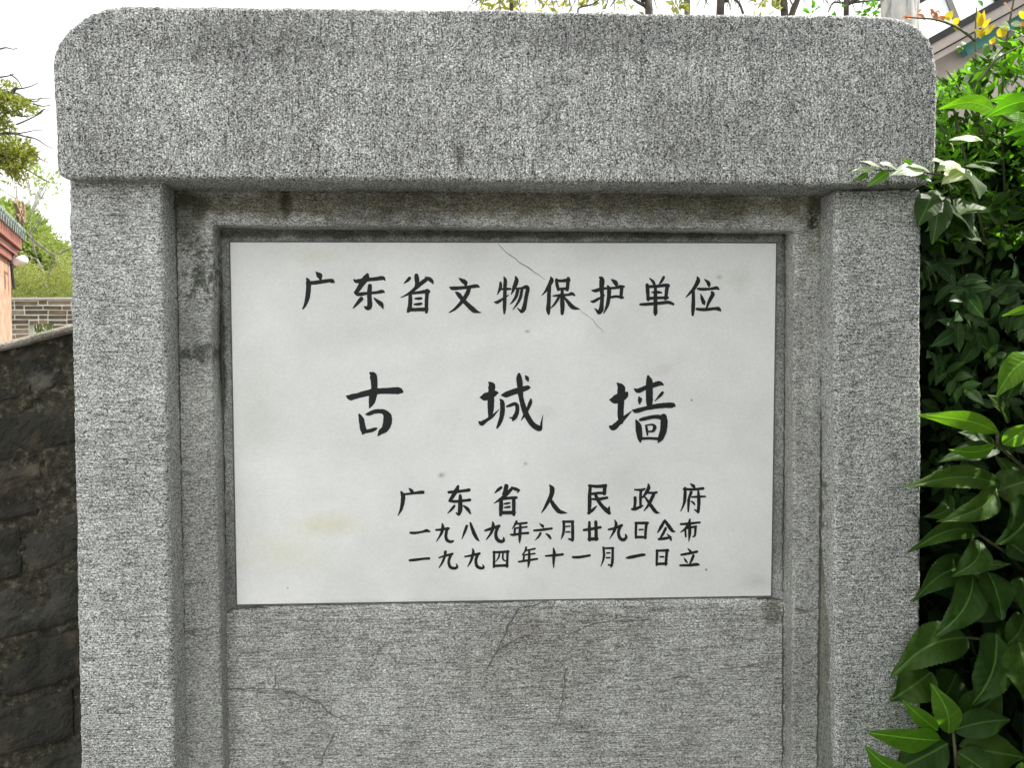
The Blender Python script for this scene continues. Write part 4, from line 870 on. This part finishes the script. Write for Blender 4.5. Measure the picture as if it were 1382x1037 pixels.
b = MB(); b.tube([Vector((s5.location.x + .14, 1.6, 0)), U(1330, 600, 1.6), U(*z4(760, 1000), 1.45), U(*z4(730, 830), 1.33), U(*z4(700, 740), 1.27), U(*z4(600, 722), 1.22), U(*z4(400, 716), 1.215)], [.004, .003, .002, .002, .002, .0015, .001], 6); b.build('stem', M_stem, s5, True)

# 5. feathery shrub with yellow and copper young leaves on top
s6 = empty('nandina_shrub', (U(1330, 300, 1.5).x, 1.5, 0)); tag(s6, 'airy shrub with thin stems, yellow young leaves and copper tips beside the cap top', 'shrub')
b = MB(); stems = [[(1325, 330), (1322, 180), (1318, 90), (1316, 55), (1318, 10)], [(1360, 330), (1352, 160), (1358, 60), (1368, 0), (1370, -30)], [(1316, 55), (1300, 42), (1284, 33), (1262, 26), (1240, 24), (1222, 23)], [(1340, 200), (1300, 130), (1278, 95)], [(1330, 330), (1290, 160), (1280, 120)], [(1322, 110), (1345, 80), (1378, 62)]]
for k, st in enumerate(stems):
    P = [U(a, c, 1.50 - .02 * k) for a, c in st]; P = crom([tuple(p) for p in P], 4); b.tube(P, [.0028 - .0016 * i / len(P) for i in range(len(P))], 5)
b.tube([Vector((s6.location.x + .12, 1.75, 0)), U(1335, 600, 1.72), U(1325, 330, 1.5)], [.006, .003, .002], 6); b.tube([U(1325, 330, 1.5), U(1360, 330, 1.48)], [.002, .002], 5); b.tube([U(1325, 330, 1.5), U(1330, 325, 1.42)], [.002, .002], 5)
b.build('stem', M_stem, s6, True)
z2 = lambda x, y: (1180 + x / 6.84, y / 6.84)
for bb, tt, wv, m_ in (((350, 160), (248, 165), 34, M_lf_org), ((390, 130), (470, 185), 40, M_lf_org), ((400, 110), (440, 90), 24, M_lf_org), ((530, 100), (575, 200), 42, M_lf_org), ((540, 130), (515, 75), 26, M_lf_org), ((590, 150), (640, 200), 50, M_lf_org), ((610, 120), (560, 105), 24, M_lf_org),
        ((660, 185), (725, 92), 46, M_lf_yel), ((655, 150), (690, 195), 30, M_lf_yel), ((725, 220), (792, 160), 40, M_lf_yel), ((730, 215), (760, 290), 34, M_lf_yel), ((980, 250), (955, 95), 44, M_lf_yel), ((975, 240), (1015, 90), 34, M_lf_yel), ((990, 260), (1075, 165), 30, M_lf_yel), ((1000, 320), (1118, 218), 36, M_lf_yel),
        ((990, 345), (920, 268), 50, M_lf_yel), ((985, 340), (1010, 260), 30, M_lf_yel), ((1140, 335), (1225, 235), 62, M_lf_yel), ((1070, 405), (1118, 332), 30, M_lf_yel), ((1340, 150), (1400, 110), 56, M_lf_yel), ((1345, 240), (1400, 215), 44, M_lf_org), ((1220, 40), (1190, 25), 18, M_lf_org), ((1225, 50), (1270, 105), 8, M_lf_org),
        ((960, 0), (1000, 60), 24, M_lf_mid), ((830, 385), (800, 440), 30, M_lf_mid), ((800, 430), (770, 490), 40, M_lf_mid), ((1250, 250), (1140, 240), 60, M_lf_pale), ((1260, 215), (1370, 235), 44, M_lf_pale), ((920, 700), (810, 780), 70, M_lf_pale), ((1180, 480), (1060, 540), 80, M_lf_pale), ((940, 640), (880, 640), 60, M_lf_mid), ((950, 640), (1020, 700), 90, M_lf_bright), ((1040, 400), (1000, 540), 50, M_lf_mid)):
    big_leaf(s6, z2(*bb), z2(*tt), wv * 1.3 / 6.84, m_, (1.47, 1.46), (-.1, -1, .1), name='leaf' if wv < 99 else 'leaf', droop=.06, fold=.15, nl=8)
# small leaflet sprays, lit ones near the top
lm = MB(); lm2 = MB()
for _ in range(5200):
    px = random.uniform(1262, 1480); tp = 118 - (px - 1262) * .62; py = random.uniform(max(tp, 20), 330)
    if noise.noise(Vector((px * .03, py * .03, 2))) < -.25: continue
    Y = random.uniform(1.40, 1.75); p = U(px, py, Y)
    if p.x < .715 and p.y < 1.56: p.y = 1.6
    s = random.uniform(.016, .038); (lm if random.random() < .6 else lm2).small_leaf(p, (rv(1) + Vector((-.3, -.3, -.1))).normalized(), Vector((0, -.3, .8)) + rv(.6), s, s * .45)
tag(lm.build('leaflets', M_lf_mid, s6), kind='stuff')
tag(lm2.build('leaflets', M_lf_dark, s6), kind='stuff')

# compound-leaf fern-like plant in the dark middle
s7 = empty('feather_leaf_shrub', (U(1330, 420, 1.5).x, 1.5, 0)); tag(s7, 'dark shrub of small paired oval leaflets in deep shade right of the stele', 'shrub')
M_lf_comp = leafmat('leaf_small_dark_green', (.026, .068, .016), (.05, .11, .026), .2, .45, spec=.3)
cms = []
for npair, ll, lw_, gap, spread_ in ((4, .030, .014, .016, .30), (2, .040, .020, .014, .55), (3, .026, .013, .018, .45), (1, .046, .021, .010, .7)):
    v = []; f = []; uv = []
    def addl(P0, P1, wd, face):
        a, b_, c_ = leaf_geo(P0, P1, wd, Vector(face) + rv(.35), nl=8, fold=.14, p=.9, droop=random.uniform(.02, .12), curve=random.uniform(-.08, .08)); k = len(v); v.extend(a); uv.extend(c_); f.extend([tuple(i + k for i in q) for q in b_])
    for k in range(npair):
        c = Vector((0, 0, -gap * k - .01))
        for sgn in (-1, 1):
            l_ = ll * random.uniform(.8, 1.15); aa = math.atan(spread_) + random.uniform(-.2, .2) + .12 * k
            addl(c, c + Vector((sgn * l_ * math.cos(aa), random.uniform(-.012, .006), -l_ * math.sin(aa))), lw_ * random.uniform(.85, 1.15), (0, -1, .3))
    addl(Vector((0, 0, -gap * npair)), Vector((.003, -.004, -gap * npair - ll * 1.3)), lw_ * 1.15, (0, -1, .3))
    mb = MB(); mb.tube([(0, 0, .012), (0, 0, 0), (0, 0, -gap * npair)], [.0005, .0005, .0004], 4)
    k = len(v); v.extend(mb.v); uv.extend([(0.2, .5)] * len(mb.v)); f.extend([tuple(i + k for i in q) for q in mb.f])
    cm = bpy.data.meshes.new('compound_leaf'); cm.from_pydata(v, [], f); cm.materials.append(M_lf_comp)
    ul = cm.uv_layers.new(name='UVMap')
    for lp in cm.loops: ul.data[lp.index].uv = uv[lp.vertex_index]
    cm.polygons.foreach_set('use_smooth', [True] * len(cm.polygons)); cms.append(cm)
spots = [(1286, 375), (1303, 380), (1330, 392), (1348, 385), (1320, 430), (1300, 440), (1340, 432), (1275, 480), (1292, 492), (1310, 500), (1262, 488), (1330, 470), (1360, 330), (1370, 350), (1280, 340), (1262, 365), (1375, 420), (1290, 520), (1255, 470), (1350, 480)]
for _ in range(170): spots.append((random.uniform(1250, 1470), random.uniform(230, 640)))
for k, (a, c) in enumerate(spots):
    Y = random.uniform(1.36, 1.46) if k < 20 else random.uniform(1.42, 1.7)
    p = U(a, c, Y)
    if p.x < .745: p.x = .745 + random.random() * .03
    o = bpy.data.objects.new('compound_leaf', random.choice(cms)); o.location = p - s7.location; o.rotation_euler = (random.uniform(-.6, .4), random.uniform(-1.4, 1.4), random.uniform(-.8, .8)); sc_ = random.uniform(.8, 1.4); o.scale = (sc_, sc_, sc_); link(o, s7)
b = MB()
for a in range(7):
    x = U(1265 + a * 30, 500, 1.5).x; b.tube([(x + .1, 1.72, 0), (x + random.uniform(.05, .15), 1.74, .9), (x + random.uniform(-.08, .08), 1.6, 1.75)], [.005, .003, .001], 5)
b.build('stem', M_stem, s7, True)

# 6. thick dark shrubbery behind it all
hb = empty('evergreen_hedge', (1.4, 2.0, 0)); tag(hb, 'dense dark evergreen hedge in shade filling the right edge behind the other plants', 'hedge')
lm = MB()
for _ in range(42000):
    x = .78 + 2.2 * random.random() ** 1.6; y = random.uniform(1.55, 1.9) if random.random() < .75 else random.uniform(1.45, 3.2)
    tp = 1.90 + min(.16, (x - .75) * .22) + .05 * noise.noise(Vector((x * 3, y * 3, 0)))
    z = random.uniform(.02, tp); s = random.uniform(.05, .10)
    lm.small_leaf(Vector((x, y, z)), (rv(1) + Vector((0, -.3, -.4))).normalized(), Vector((0, -.5, .7)) + rv(.7), s, s * .5)
for _ in range(5000):                                       # unseen leaves added right of the view to shade the lower plants
    x = random.uniform(1.12, 1.8); y = random.uniform(1.0, 1.6); z = random.uniform(.02, 1.75); s = random.uniform(.05, .1)
    lm.small_leaf(Vector((x, y, z)), (rv(1) + Vector((0, -.3, -.4))).normalized(), Vector((0, -.5, .7)) + rv(.7), s, s * .5)
for _ in range(12000):                                       # unseen foliage added towards the camera to darken the right pillar
    y = random.uniform(-.6, 1.1); x = random.uniform(max(.86, y * .8 + .22), 2.0); z = random.uniform(.02, 2.3); s = random.uniform(.06, .11)
    lm.small_leaf(Vector((x, y, z)), (rv(1) + Vector((-.3, 0, -.4))).normalized(), Vector((-.5, 0, .7)) + rv(.7), s, s * .5)
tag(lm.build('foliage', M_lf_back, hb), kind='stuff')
b = MB()
for _ in range(24):
    x = random.uniform(.85, 2.8); y = random.uniform(2.0, 2.8); b.tube([(x, y, 0), (x + random.uniform(-.1, .1), y, 1), (x + random.uniform(-.2, .2), y, 1.8)], [.02, .015, .006], 5)
b.build('trunk', M_dbark, hb, True)
